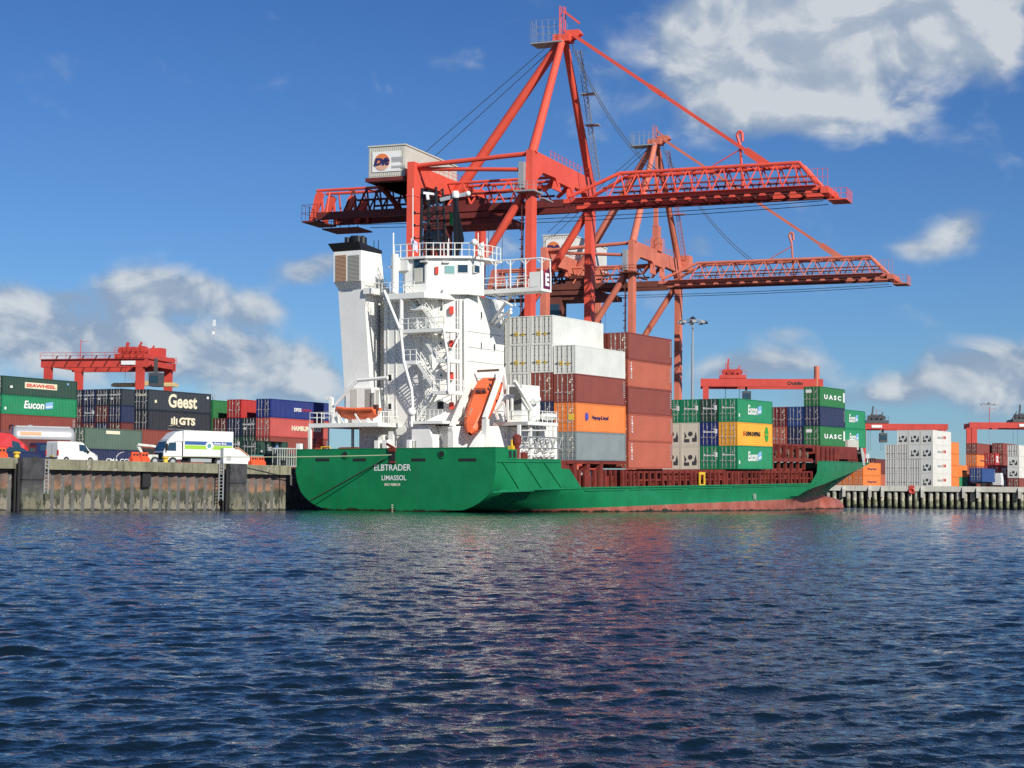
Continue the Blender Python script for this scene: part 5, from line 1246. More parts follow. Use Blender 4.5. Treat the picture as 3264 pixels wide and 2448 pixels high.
    # back end: platform, sheave frames
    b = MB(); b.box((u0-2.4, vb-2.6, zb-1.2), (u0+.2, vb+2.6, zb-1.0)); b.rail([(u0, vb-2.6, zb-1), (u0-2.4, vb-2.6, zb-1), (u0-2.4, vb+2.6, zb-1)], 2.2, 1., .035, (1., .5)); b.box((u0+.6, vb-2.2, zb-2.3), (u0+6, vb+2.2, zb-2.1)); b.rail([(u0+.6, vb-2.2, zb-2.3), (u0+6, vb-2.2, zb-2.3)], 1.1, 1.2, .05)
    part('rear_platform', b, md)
    for i_, x in enumerate((u0-.4, u0+4.6)):
        for y in (vb-2.0, vb+1.5):
            h_s = 2.7 if i_ == 0 else 1.9
            b = MB(); b.prism([(x-1.2, y, zb-.9), (x-.5, y, zb-.9), (x+.9, y, zb+h_s), (x+.1, y, zb+h_s+.4), (x-.3, y, zb+h_s)], (0, .5, 0)); b.beam((x+.9, y+.25, zb-.9), (x+.6, y+.25, zb+h_s-.6), .28); b.beam((x-.6, y+.25, zb), (x+.9, y+.25, zb+.3), .22)
            b.lathe((x+.3, y+.1, zb+h_s-.2), [(.1, 0), (.55, 0), (.55, .35), (.1, .35)], 12, 'y'); part('sheave_frame', b)
    for y in (vb-2.2, vb+2.2): part('rear_mast', MB().tube((u0+1.2, y, zb), (u0+1.2, y*.6+vb*.4, zb+th), .12, 6))
    # forestays with links
    fs = P['fs']
    for s in (-.9, .9):
        p, q = ap+np.array([1.5, s*.5, .2]), np.array([fs, vb+s*1.4, zb+th+.1]); m_ = p+(q-p)*.42
        b = MB(); b.beam(p, m_, .36, .40); b.beam(m_, q, .36, .42); b.beam(m_-(q-p)*.012, m_+(q-p)*.05, .5, .62); b.beam(q-(q-p)*.10, q, .5, .9); part('fore_stay', b)
    b = MB(); p = ap+np.array([1.2, 0, -1.]); q = np.array([fs-14, vb, zb+th])
    for s in (0, .5):
        pts = [p+(q-p)*k/10-np.array([0, 0, 2.2*4*(k/10)*(1-k/10)+s]) for k in range(11)]; b.path([tuple(x) for x in pts], .05, 4)
    for s in (-.8, .8): b.path([tuple(ap+(-.8, s, -.2)), (-uA-4, vb+s*2, P['house'][5])], .05, 4)
    part('hoist_rope', b, wire)
    b = MB(); n = 12
    for v in (vb-1.5, vb+1.5):
        pts = [(u0+6+(u1-u0-6)*k/n, v, zb-1.7-.5*4*(k/n)*(1-k/n)) for k in range(n+1)]; b.path(pts, .045, 4)
    part('trolley_rope', b, wire)
    # boom derrick post
    x = P['derrick']; b = MB(); b.tube((x, vb-1, zb+.2), (x-.4, vb-1, zb+th+3.0), .17, 7); b.path([(x-.4, vb-1, zb+th+2.8), (x-.8, vb-1, zb+th+4.0), (x-.5, vb-1, zb+th+4.5), (x-.15, vb-1, zb+th+4.3), (x-.1, vb-1, zb+th+3.2)], .2, 6); b.tube((x-.4, vb-1, zb+th+2.2), (x-4.5, vb-1, zb+th), .09, 5); part('boom_derrick', b)
    # machinery house
    hx0, hx1, hy0, hy1, hz0, hz1 = P['house']
    b = MB(); b.box((hx0, hy0, hz0), (hx1, hy1, hz1)); b.box((hx0-.12, hy0-.12, hz1), (hx1+.12, hy1+.12, hz1+.18)); n = int((hx1-hx0)/.3)
    for k in range(n): b.box((hx0+.1+k*.3, hy0-.05, hz0+.2), (hx0+.25+k*.3, hy0, hz1-.15))
    hs = part('machinery_house', b, P['hm'])
    b = MB(); b.box((hx0-.3, hy0-.3, hz0-.5), (hx1+.3, hy1+.3, hz0)); b.prism([(hx0, hy0+1, hz0-.5), (hx1, hy0+1, hz0-.5), (hx1, hy0+4, zb+th), (hx0+2, hy0+4, zb+th)], (0, hy1-hy0-5, 0)); part('house_platform', b, md, hs)
    for v in (hy0+2, hy1-2):
        for x in (hx0+.5, hx1-.5): part('house_post', MB().beam((x, v, hz0-.4), (x, v if abs(v-vb) < bw else (vb+bw*(1 if v > vb else -1)), zb), .5), md, hs)
    w = hx1-hx0; h = hz1-hz0; sb = MB().box((hx0+w*.11, hy0-.12, hz0+h*.18), (hx1-w*.12, hy0-.04, hz1-h*.17)).build('sign_board', whiteb, hs)
    c = np.array([hx0+w*.38, hy0-.14, hz0+h*.50]); r = h*.27
    b = MB(); b.lathe(c, [(r, -.02), (r, .03)], 24, 'y'); ball = b.build('round_logo', orangemat, hs)
    b = MB(); pts = [(c[0]+r*math.cos(a), c[1]-.035, c[2]+r*math.sin(a)) for a in np.linspace(PI*1.08, PI*1.92, 14)]; b.add(pts, [tuple(range(14))]); b.build('logo_shade', plain('logo_peach', (.72, .42, .28), .5), hs)
    text('Dft', textnavy, hs, c+(0, -.04, .02), (1, 0, 0), UP, r*2.15, r*.95, .07, .25)
    b = MB()
    for k, (z, ww) in enumerate(((.10, .5), (-.06, .5), (-.42, .62))): b.box((c[0]+r*1.25, hy0-.14, c[2]+z*r*2), (c[0]+r*1.25+w*.30*ww/.5, hy0-.125, c[2]+z*r*2+r*.3))
    b.build('sign_lines', textgrey, hs)
    # cabinet and platform on the near water-side leg, stair string up its side
    b = MB(); b.box((-1.15, -1.6, zB-4.9), (-.45, -.86, zB-1.6)); part('leg_cabinet', b, grey)
    b = MB(); b.box((-1.6, -1.9, zB-5.4), (1.1, 1.4, zB-5.2)); b.rail([(-1.6, -1.9, zB-5.2), (1.1, -1.9, zB-5.2)], 1., .8, .04); b.box((.5, 1.2, zB-5.9), (1.2, 4.6, zB-5.75)); part('leg_platform', b, grey if logo else md)
    b = MB(); b.beam((-1.05, 0, G+2), (-1.05, 0, zB-5), .1); b.beam((-1.05, -.5, G+2), (-1.05, -.5, zB-5), .1); z = G+3
    while z < zB-5: b.beam((-1.05, -.5, z), (-1.05, 0, z+.5), .07); b.beam((-1.5, 0, z), (-1.0, 0, z), .2, .12); z += 1.2
    part('leg_ladder', b, md)
    # trolley and driver's cab
    x = P['trolley']; b = MB(); b.box((x-5.5, vb-3.4, zb-1.9), (x+4.0, vb+3.4, zb-1.2)); b.box((x-3.5, vb-3.0, zb-2.7), (x+6.5, vb+3.0, zb-1.9)); b.box((x-2, vb-2, zb-1.2), (x+2, vb+2, zb+1.2)); tr = part('trolley', b, md)
    b = MB(); b.box((x-5.4, vb-3.2, zb-6.6), (x-2.3, vb-.6, zb-2.2)); cb = part('driver_cab', b, md, tr)
    MB().box((x-5.0, vb-3.25, zb-5.8), (x-2.6, vb-3.18, zb-3.4)).build('cab_window', glass_m, tr)
    b = MB(); b.box((x-6.4, vb-3.6, zb-6.9), (x-2.0, vb-.2, zb-6.7)); b.rail([(x-6.4, vb-3.6, zb-6.7), (x-2, vb-3.6, zb-6.7)], 1.1, .6, .04); b.build('cab_platform', mr, tr)
    b = MB()
    for dx in (2., 4.): 
        for dy in (-1.5, 1.5): b.tube((x+dx, vb+dy, zb-2.5), (x+dx, vb+dy, zb-14), .03, 4)
    b.build('hoist_wire', wire, tr)
    if P.get('cabinet'): part('roof_cabinet', MB().box((-.6, vC+.2, zB-1.7), (1.8, vC+2.6, zB+.9)))
    if P.get('winch'): b = MB(); b.box((-.7, vb-1.2, zB-.1), (.7, vb+1.2, zB+2.1)); b.box((-.5, vb-.8, zB+2.1), (.5, vb+.8, zB+4.2)); b.beam((0, vb-.5, zB+4), (0, vb-.3, zB+16), .7, .7, w2=.4, h2=.4); b.rail([(.8, vb-1.8, zB), (.8, vb+2, zB)], 2.2, .7, .04); part('mast_winch', b)
def mk_frame(px, py, d, hd):
    p = wat(px, py, d); return yawframe((p[0], p[1], 0), math.radians(hd))
c1 = mk_frame(1691, 850, 221.5, 112)
vC1 = c1.at(1880, 850, x=0)[1]; uA1 = -c1.at(1318, 650, y=0)[0]
vb1 = vC1/2
h_ = c1.at(1291, 500, x=-uA1-1.3)
P1 = dict(uA=uA1, vC=vC1, zB=c1.at(1691, 478, x=0)[2], apex=(c1.at(1797, 118, y=vb1)[0], vb1, c1.at(1797, 122, y=vb1)[2]), poleh=4.2, zb=c1.at(1780, 648, y=vb1)[2],
          u0=c1.at(1040, 700, y=vb1)[0], u1=c1.at(2632, 590, y=vb1)[0], th=3.2, rise=c1.at(1985, 560, y=vb1)[0], fs=c1.at(2450, 535, y=vb1)[0], derrick=c1.at(2375, 560, y=vb1)[0],
          house=(-uA1-1.3-5.2, -uA1-1.3, h_[1], h_[1]+16.5, c1.at(1291, 562, x=-uA1-1.3)[2], c1.at(1291, 462, x=-uA1-1.3)[2]), trolley=c1.at(1500, 690, y=vb1)[0], hm=tan)
c2 = mk_frame(2015, 900, 287, 112)
vC2 = c2.at(2163, 900, x=0)[1]; vb2 = vC2/2; uA2 = 15.
h2 = c2.at(1820, 790, x=-uA2-1.0)
P2 = dict(uA=uA2, vC=vC2, zB=c2.at(2012, 765, x=0)[2], apex=(c2.at(2091, 448, y=vb2)[0], vb2, c2.at(2091, 452, y=vb2)[2]), poleh=2.6, zb=c2.at(2100, 902, y=vb2)[2],
          u0=c2.at(1590, 930, y=vb2)[0], u1=c2.at(2838, 868, y=vb2)[0], th=2.9, rise=c2.at(2230, 850, y=vb2)[0], fs=c2.at(2680, 825, y=vb2)[0], derrick=c2.at(2535, 840, y=vb2)[0],
          house=(-uA2-1.0-5.2, -uA2-1.0, h2[1], h2[1]+19, c2.at(1820, 832, x=-uA2-1.0)[2], c2.at(1820, 748, x=-uA2-1.0)[2]), trolley=c2.at(1850, 940, y=vb2)[0], hm=offwhite, cabinet=1, winch=1)
sts(c1, P1, crane_red, crane_shaded, 'tall bright red quay crane nearest the white deckhouse')
sts(c2, P2, crane_faded, crane_faded_shaded, 'faded salmon quay crane standing behind the bright red one', False)
# ---------------------------------------------------------------- rubber tyred yard cranes
def rtg(fr, span, base, ztop, gh, label, trolley_at, cabdx=1.5, spread=None, stub=False, mat=rtg_red, logo=None, rails=True, tm=None):
    """frame origin at the near left leg; x across the span to the right, y away"""
    t = empty('yard_crane', fr.M, label, 'crane', 'yard gantry cranes')
    for x in (0, span):
        for y in (0, base):
            lg = MB().box((x-.65, y-.5, GZ+1.4), (x+.65, y+.5, ztop-gh)).build('leg', mat, t)
        b = MB(); b.box((x-.5, -1.6, GZ+1.0), (x+.5, base+1.6, GZ+2.0)); sl_ = b.build('sill_beam', mat, t)
        b = MB()
        for y in (-.8, base+.8): b.lathe((x, y, GZ+.75), [(.1, -.35), (.75, -.35), (.75, .35), (.1, .35)], 14, 'x')
        b.build('tyre', rubber, sl_)
        b = MB(); b.tube((x, 0, GZ+(ztop-GZ)*.62), (x, base, GZ+(ztop-GZ)*.62), .2, 6); b.build('leg_tie', mat, t)
    for y in (0, base):
        b = MB(); b.box((-1.2, y-.55, ztop-gh), (span+1.2, y+.55, ztop)); gd = b.build('main_girder', mat, t)
        if not rails: continue
        b = MB(); yy = y-.9 if y == 0 else y+.9; b.rail([(-1.2, yy, ztop), (span+1.2, yy, ztop)], 1.1, 2.4, .045); b.box((-1.2, min(y, yy), ztop-.05), (span+1.2, max(y, yy), ztop+.02)); b.build('girder_railing', mat, gd)
        n = 7
        for k in range(n): x = k*span/n+1; MB().beam((x, y-.62, ztop-gh+.2), (x+1.1, y-.62, ztop+.6), .16, .2).build('cable_bracket', crane_shaded, gd)
    for x in (-1.2, span+.7): MB().box((x, 0, ztop-gh*.8), (x+.5, base, ztop-.2)).build('end_tie', mat, t)
    x = trolley_at; b = MB(); b.box((x-3, -.4, ztop+.1), (x+3, base+.4, ztop+.9)); b.box((x-2.2, .6, ztop+.9), (x+.4, 3.0, ztop+2.2)); b.box((x-.4, base-3.4, ztop+.9), (x+1.9, base-1.2, ztop+2.6)); b.box((x-1.2, 3.6, ztop+.9), (x+.2, base-4, ztop+1.6)); b.lathe((x+1.3, 1.2, ztop+1.7), [(.1, 0), (.75, 0), (.75, 1.8), (.1, 1.8)], 12, 'y'); b.beam((x+.4, .8, ztop+.9), (x+1.6, .8, ztop+3.0), .3); b.beam((x-2., base-1, ztop+.9), (x-.6, base-1, ztop+3.2), .25)
    for k in range(4): b.lathe((x-2+k*1.2, .2, ztop+1.5), [(.05, -.3), (.55, -.3), (.55, .3), (.05, .3)], 10, 'y')
    b.rail([(x-3, -.4, ztop+.9), (x+3, -.4, ztop+.9)], 1.1, .9, .04); b.beam((x-1.2, .8, ztop+2.2), (x-1.0, .8, ztop+4.6 if not rails else ztop+3.), .5, .4); tr = b.build('trolley', tm or mat, t)
    b = MB(); cx = x+cabdx; b.box((cx-.9, -.3, ztop-gh-3.4), (cx+1.1, 1.7, ztop-gh-1.0)); b.beam((cx, .6, ztop-gh-1), (cx, .6, ztop+.1), .5); cb = b.build('driver_cab', dgrey, tr)
    MB().box((cx-.7, -.36, ztop-gh-2.8), (cx+.9, -.28, ztop-gh-1.5)).build('cab_window', glass_m, tr)
    b = MB()
    for dx in (-1.6, 1.6):
        for y in (1.2, base-1.2): b.tube((x+dx, y, ztop), (x+dx, y, spread or ztop-7), .03, 4)
    b.build('hoist_wire', wire, tr)
    if spread:
        b = MB(); yc = base/2; b.box((x-6, yc-1.1, spread-.5), (x-2, yc+1.1, spread)); b.box((x-1.6, yc-.7, spread-.3), (x+1.6, yc+.7, spread+.5)); b.box((x+2, yc-1.1, spread-.5), (x+6, yc+1.1, spread)); b.box((x-6, yc-.5, spread-.1), (x+6, yc+.5, spread+.2)); b.build('spreader', plain('spreader_cream', (.66, .50, .24), .5), tr)
    b = MB(); b.box((x-1.5, -.75, ztop-gh*.5-.35), (x+1.2, -.66, ztop-gh*.5+.35)); b.build('name_plate', textwhite, t) if logo is None else text(logo, textblack, t, (span*.8, -.56, ztop-gh*.55), (1, 0, 0), UP, 3.4, .8, .04)
    b = MB(); b.tube((span*.18, base/2, ztop), (span*.18, base/2, ztop+4), .07, 5); b.tube((span*.18, base/2, ztop+3.6), (span*.18+1.6, base/2, ztop+3.8), .04, 5); b.build('aerial', mat, t)
    if stub: b = MB(); b.tube((span-.2, 0, ztop-gh), (span-.2, 0, ztop+2.9), .62, 12); b.build('cable_reel_tower', crane_faded, t)
    return t
def rtg_at(pxl, pxr, py_top, py_bot, d, base, label, tpx, **k):
    a = wat(pxl, py_top, d); c = wat(pxr, py_top, d); sp_ = c[0]-a[0]; z = a[2]; zb_ = wat(pxl, py_bot, d)[2]
    fr = Frame(np.array([[1, 0, 0], [0, 1, 0], [0, 0, 1.]]), (a[0], d, 0))
    # turned to the yard's direction
    th = math.radians(k.pop('turn', 14)); R = np.array([[math.cos(th), math.sin(th), 0], [-math.sin(th), math.cos(th), 0], [0, 0, 1.]])
    fr = Frame(R, (a[0], d, 0)); sp_ /= math.cos(th)
    return rtg(fr, sp_, base, z, z-zb_, label, sp_*(tpx-pxl)/(pxr-pxl), **k)
rtg_at(155, 464, 1146, 1172, 318, 11.5, 'red yard gantry crane over the left container stacks', 432, spread=wat(440, 1222, 318)[2], cabdx=4.5, turn=14)
rtg_at(2250, 2600, 1207, 1232, 405, 9, 'red yard gantry crane seen above the green and amber containers', 2335, stub=True, turn=6, logo='Dublin', cabdx=3., rails=False)
rtg_at(2752, 3000, 1350, 1368, 470, 8, 'red yard gantry crane just beyond the bow of the ship', 2795, turn=6, rails=False, tm=dgrey)
rtg_at(3105, 3420, 1346, 1364, 455, 9, 'red yard gantry crane at the right edge of the picture', 3262, turn=6, rails=False, tm=dgrey)
# ---------------------------------------------------------------- masts ashore
def light_mast(px, py, d, label, r=2.2, pr=.34):
    p = wat(px, py, d); t = empty('light_mast', Matrix.Translation((p[0], p[1], 0)), label, 'light mast', 'high light masts')
    MB().tube((0, 0, GZ), (0, 0, p[2]+.6), pr, 10, pr*.4).build('mast_pole', lampgrey, t)
    b = MB(); n = 16
    for k in range(n): a0, a1 = 2*PI*k/n, 2*PI*(k+1)/n; b.tube((r*math.cos(a0), r*math.sin(a0), p[2]), (r*math.cos(a1), r*math.sin(a1), p[2]), .09, 5)
    for k in range(4): a0 = PI/2*k; b.tube((0, 0, p[2]+.4), (r*math.cos(a0), r*math.sin(a0), p[2]), .07, 5)
    b.lathe((0, 0, p[2]), [(.5, -.2), (.5, .5), (.15, .8)], 10); b.build('lamp_ring', lampgrey, t)
    for k in range(8):
        a0 = 2*PI*k/8; c, s = math.cos(a0)*r, math.sin(a0)*r; MB().box((c-.33, s-.33, p[2]-.42), (c+.33, s+.33, p[2]-.05)).build('floodlight', grey, t)
light_mast(2208, 1024, 300, 'high mast with a ring of lamps rising behind the amber container block')
light_mast(3153, 1288, 620, 'far high light mast whose lamp ring shows above the right hand stacks', 2.6, .16)
p = wat(681, 1036, 300); t = empty('radio_mast', Matrix.Translation((p[0], p[1], 0)), 'thin pale lattice mast right of the Geest container', 'mast')
b = MB()
for dx, dy in ((-.55, -.4), (.55, -.4), (0, .55)): b.tube((dx, dy, GZ), (dx*.9, dy*.9, wat(681, 1255, 300)[2]), .07, 5)
z = GZ
while z < wat(681, 1255, 300)[2]-1.4:
    b.tube((-.55, -.4, z), (.55, -.4, z+.7), .04, 4); b.tube((.55, -.4, z+.7), (-.55, -.4, z+1.4), .04, 4); b.tube((.55, -.4, z), (0, .55, z+.7), .04, 4); z += 1.4
b.build('lattice_tower', grey, t); b = MB(); b.tube((0, 0, wat(681, 1255, 300)[2]-1), (0, 0, p[2]), .035, 5); b.build('mast_pole', lampgrey, t)
b = MB(); b.box((-.12, -.12, p[2]-.2), (-.02, .1, p[2]+.9)); b.box((.15, -.12, p[2]-.2), (.3, .1, p[2]+.9)); b.box((-.15, -.15, p[2]-1.6), (.2, .15, p[2]-1.1)); b.build('aerial_panel', whiteb, t)
# ---------------------------------------------------------------- vehicles and gear on the left quay
carwhite = paint('van_white', (.74, .73, .70), .3, .03, .6, (.4, .36, .3), .12)
carblue = plain('vehicle_navy', (.012, .018, .07), .25); carred = plain('vehicle_red', (.55, .02, .025), .3)
def body(b, st):
    rr = []
    for (x, w, z0, zm, z1, rw) in st:
        rr.append([(x, -w, z0), (x, -w, zm), (x, -rw, z1), (x, rw, z1), (x, w, zm), (x, w, z0)])
    return b.loft(rr)
def wheels(t, xs_, w, r=.33):
    for x in xs_:
        for s in (-1, 1):
            b = MB(); b.lathe((x, s*(w-.1), r), [(.05, -.11), (r, -.11), (r, .11), (.05, .11)], 16, 'y'); wl = b.build('wheel', rubber, t)
            b = MB(); b.lathe((x, s*(w-.0), r), [(.02, -.02), (r*.55, -.02), (r*.55, .02), (.02, .02)], 12, 'y'); b.build('rim', grey, wl)
def vframe(px, py, d, az): p = wat(px, py, d); return yawframe((p[0], p[1], GZ), math.radians(az))
def van(px, d, az, mat, label, L=4.5, H=2.0, rear_glass=False, side_glass=False):
    f = vframe(px, 1460, d, az); t = empty('van', f.M, label, 'van', 'vans parked on the quay'); w = .93
    b = MB(); body(b, [(0, w*.94, .35, 1.0, H-.12, w*.84), (.06, w, .32, 1.05, H, w*.86), (L*.45, w, .30, 1.05, H+.02, w*.86), (L*.62, w, .30, 1.05, H-.05, w*.84), (L*.80, w, .30, 1.05, 1.22, w*.88), (L*.93, w*.95, .32, .85, 1.0, w*.8), (L, w*.85, .38, .7, .8, w*.7)]); b.build('van_body', mat, t, False)
    for s in (-1, 1):
        b = MB(); y = s*(w+.005); b.add([(L*.52, y*.985, 1.08), (L*.765, y*.985, 1.08), (L*.665, y*.90, H-.28), (L*.52, y*.88, H-.22)], [(0, 1, 2, 3)]); b.build('side_window', glass_m, t)
        if side_glass: MB().add([(L*.08, y*.985, 1.08), (L*.48, y*.985, 1.08), (L*.48, y*.89, H-.22), (L*.08, y*.89, H-.22)], [(0, 1, 2, 3)]).build('side_window', glass_m, t)
        MB().box((-.03, s*w*.93-.09, .75), (.05, s*w*.93+.09, 1.25)).build('tail_lamp', textred, t)
        MB().box((L*.93, s*w*.7-.16, .72), (L*.985, s*w*.7+.16, .9)).build('headlamp', grey, t)
        b = MB(); b.box((L*.69, s*(w+.02), 1.05), (L*.73, s*(w+.2), 1.25)); b.build('wing_mirror', rubber, t)
    b = MB(); b.add([(L*.635, -w*.78, H-.1), (L*.635, w*.78, H-.1), (L*.80, w*.84, 1.25), (L*.80, -w*.84, 1.25)], [(0, 1, 2, 3)]); b2_ = b.build('windscreen', glass_m, t); b2_.location.z = .02; b2_.location.x = .03
    if rear_glass: MB().add([(-.02, -w*.75, 1.1), (-.02, w*.75, 1.1), (.0, w*.72, H-.3), (.0, -w*.72, H-.3)], [(0, 1, 2, 3)]).build('rear_window', glass_m, t)
    else: MB().box((-.012, -.012, .4), (.0, .012, H-.2)).build('door_gap', dgrey, t)
    MB().box((-.08, -w*.9, .35), (.04, w*.9, .58)).build('rear_bumper', dgrey, t); MB().box((-.05, -.26, .62), (-.01, .26, .74)).build('number_plate', yellow, t)
    wheels(t, (L*.2, L*.79), w)
van(165, 166, 38, carwhite, 'small white panel van parked on the quay edge with its rear doors showing', 4.7, 2.05)
van(104, 180, 48, carblue, 'dark blue van with a black rear window behind the white van', 4.9, 2.25, True, True)
def car():
    f = vframe(30, 1460, 163, 70); t = empty('car', f.M, 'low dark blue car on the quay left of the vans', 'car'); L, w = 4.2, .88
    b = MB(); body(b, [(-.9, w*.8, .35, .7, .85, w*.7), (-.7, w, .3, .8, .95, w*.9), (0, w, .28, .85, 1.0, w*.9), (1.9, w, .28, .85, .98, w*.9), (2.7, w*.95, .3, .75, .85, w*.85), (3.1, w*.8, .35, .6, .7, w*.7)]); b.build('car_body', carblue, t)
    b = MB(); body(b, [(-.55, w*.85, .9, .95, 1.0, w*.8), (-.1, w*.88, .9, .96, 1.4, w*.68), (.9, w*.88, .9, .96, 1.42, w*.68), (1.7, w*.86, .9, .95, 1.0, w*.8)]); b.build('cabin_glass', glass_m, t)
    wheels(t, (-.1, 2.2), w, .3)
car()
def red_cab():
    f = vframe(22, 1440, 186, 60); t = empty('lorry_cab', f.M, 'bright red lorry cab cut by the left picture edge', 'lorry'); w = 1.2
    b = MB(); body(b, [(-6, w, 1.0, 2.0, 3.3, w), (-1.2, w, 1.0, 2.0, 3.4, w*.95), (.1, w, .9, 2.0, 3.3, w*.92), (1.5, w, .6, 1.6, 2.3, w*.9), (1.9, w*.95, .6, 1.5, 1.8, w*.85)]); b.build('cab_body', carred, t)
    for s in (-1, 1): MB().add([(.2, s*(w+.01), 1.75), (1.2, s*(w+.01), 1.75), (.95, s*w*.97, 2.4), (.2, s*w*.96, 2.6)], [(0, 1, 2, 3)]).build('side_window', glass_m, t)
    MB().box((-4.6, -w-.03, 1.6), (-2.0, w+.03, 2.1)).build('side_panel', grey, t)
    b = MB(); b.box((-.9, -.8, 3.38), (.2, .8, 3.62)); b.build('roof_hatch', plain('roof_dark', (.12, .02, .02), .5), t); wheels(t, (-4.5, .9), w, .5)
red_cab()
def lorry():
    f = vframe(508, 1450, 176, 236); t = empty('box_lorry', f.M, 'white box lorry with a blue and green stripe parked on the quay', 'lorry'); w = 1.22
    # origin at the cab front; x forward, so the load box runs back along -x
    MB().box((-7.3, -w-.03, .95), (-1.95, w+.03, 3.55)).build('load_box', carwhite, t)
    b = MB(); body(b, [(-1.85, w*.97, .7, 1.5, 2.5, w*.9), (-.35, w*.97, .6, 1.45, 2.5, w*.88), (-.02, w*.95, .55, 1.4, 1.5, w*.9), (.05, w*.9, .5, 1.1, 1.35, w*.88)]); b.build('cab_body', carwhite, t)
    b = MB(); body(b, [(-1.9, w*.98, 2.45, 2.6, 3.5, w*.9), (-1.2, w*.95, 2.45, 2.6, 3.3, w*.85), (-.5, w*.88, 2.45, 2.5, 2.62, w*.75)]); b.build('wind_deflector', carwhite, t)
    b = MB(); b.add([(-.015, -w*.86, 1.52), (-.015, w*.86, 1.52), (-.33, w*.80, 2.42), (-.33, -w*.80, 2.42)], [(0, 1, 2, 3)]); o = b.build('windscreen', glass_m, t); o.location.x = .035
    for s in (-1, 1):
        MB().add([(-1.25, s*(w*.975), 1.5), (-.3, s*(w*.975), 1.5), (-.5, s*w*.92, 2.3), (-1.25, s*w*.92, 2.36)], [(0, 1, 2, 3)]).build('side_window', glass_m, t)
        MB().box((-.2, s*w*.75-.2, .75), (.08, s*w*.75+.2, .95)).build('headlamp', grey, t)
        b = MB(); b.box((-.25, s*(w+.05), 1.5), (-.1, s*(w+.3), 2.2)); b.build('wing_mirror', rubber, t)
        y = s*(w+.045)
        b = MB(); b.box((-7.2, min(y, y-s*.03), 2.15), (-2.1, max(y, y-s*.03), 2.5)); st = b.build('blue_stripe', plain('stripe_blue', (.03, .10, .28), .4), t)
        b = MB(); b.box((-7.2, min(y, y-s*.03), 1.72), (-2.1, max(y, y-s*.03), 2.1)); b.build('green_stripe', plain('stripe_green', (.30, .55, .04), .4), t)
        b = MB(); b.lathe((-4.75, y, 2.1), [(.42, -.02), (.42, .02)], 20, 'y'); lg = b.build('round_logo', textwhite, t)
        b = MB(); b.lathe((-4.7, y+s*.02, 2.08), [(.22, -.015), (.22, .015)], 14, 'y'); b.build('logo_mark', plain('logo_teal', (.08, .30, .30), .5), lg)
    text('Allin Bay', textwhite, t, (-3.6, w+.06, 2.34), (-1, 0, 0), UP, 1.6, .22, .03) if False else text('Bolton Bros', textwhite, t, (-5.9, w+.06, 2.33), (-1, 0, 0), UP, 1.3, .2, .03)
    MB().box((.04, -w*.8, .62), (.1, w*.8, 1.25)).build('grille', rubber, t); b = MB(); b.box((.03, -w*.85, 1.2), (.09, w*.85, 1.36)); b.build('front_stripe', plain('stripe_blue', (.03, .10, .28), .4), t)
    MB().box((-7.2, -.5, .6), (-1.2, .5, .95)).build('chassis', rubber, t); MB().box((-5, -w, .45), (-2.8, w, .8)).build('side_guard', grey, t); wheels(t, (-5.8, -.9), w, .45)
lorry()
def trailer(f, L, label):
    t = empty('container_trailer', f.M, label, 'trailer', 'container trailers')
    MB().box((0, .5, .75), (L, 1.95, 1.1)).build('chassis', rubber, t)
    for x in (1.0, 2.3, L-1.6):
        b = MB()
        for y in (.25, 2.2): b.lathe((x, y, .5), [(.05, -.15), (.5, -.15), (.5, .15), (.05, .15)], 14, 'y')
        b.build('wheel', rubber, t)
# brown container and tank on trailers behind the vans
p = wat(52, 1398, 196); f = yawframe((p[0], p[1], GZ), math.radians(58)); trailer(f, 6.3, 'container trailer carrying the small brown container behind the vans')
container(f.M@Matrix.Translation((0, 0, 1.12)), 6.06, 2.438, p[2]-GZ-1.12, 'dry', 'dbrown', 'small brown container on a trailer in front of the silver tank', GL, 'codes')
def tank():
    p = wat(38, 1392, 207); f = yawframe((p[0], p[1], GZ), math.radians(66)); t = empty('tank_container', f.M, 'silver tank container with an orange band behind the vans', 'tank container')
    zc = p[2]-GZ+.1; L, r = 7.4, 1.18
    b = MB(); prof = [(.02, 0), (r*.5, .06), (r*.8, .22), (r*.95, .42), (r, .7), (r, L-.7), (r*.95, L-.42), (r*.8, L-.22), (r*.5, L-.06), (.02, L)]
    b.lathe((0, 1.2, zc), prof, 24, 'x'); b.build('tank_shell', plain('tank_silver', (.50, .51, .52), .38, .35), t, True)
    b = MB(); b.lathe((.9, 1.2, zc), [(r+.012, 0), (r+.012, 2.6)], 24, 'x') if False else None
    b = MB(); b.add([(.9, 1.2-math.sqrt(max(0, (r+.02)**2-.12**2)), zc+.12), (3.4, 1.2-math.sqrt((r+.02)**2-.12**2), zc+.12), (3.4, 1.2-math.sqrt((r+.02)**2-.5**2), zc+.5), (.9, 1.2-math.sqrt((r+.02)**2-.5**2), zc+.5)], [(0, 1, 2, 3)]); b.build('orange_band', orangemat, t)
    b = MB()
    for x in (0, L-.15):
        for y in (0, 2.3): b.box((x, y, 1.0), (x+.15, y+.14, zc+r+.1)) if x == 0 else b.box((x-.4, y+.9 if y == 0 else y-.9, 1.), (x-.2, y+1.0 if y == 0 else y-.8, zc-.9))
    b.box((0, 0, zc+r), (.15, 2.4, zc+r+.14)); b.box((0, .2, 1.), (L, 2.2, 1.2)); b.box((0, .2, .4), (.6, 2.2, 1.)); b.box((L-2, .2, 0), (L-.8, 2.2, 1.)); b.build('frame', CM['navy'], t)
    b = MB(); b.box((.5, .9, zc+r-.05), (L-.6, 1.5, zc+r+.06)); b.lathe((2.2, 1.2, zc+r), [(.3, 0), (.3, .18)], 12); b.build('top_walkway', grey, t)
tank()
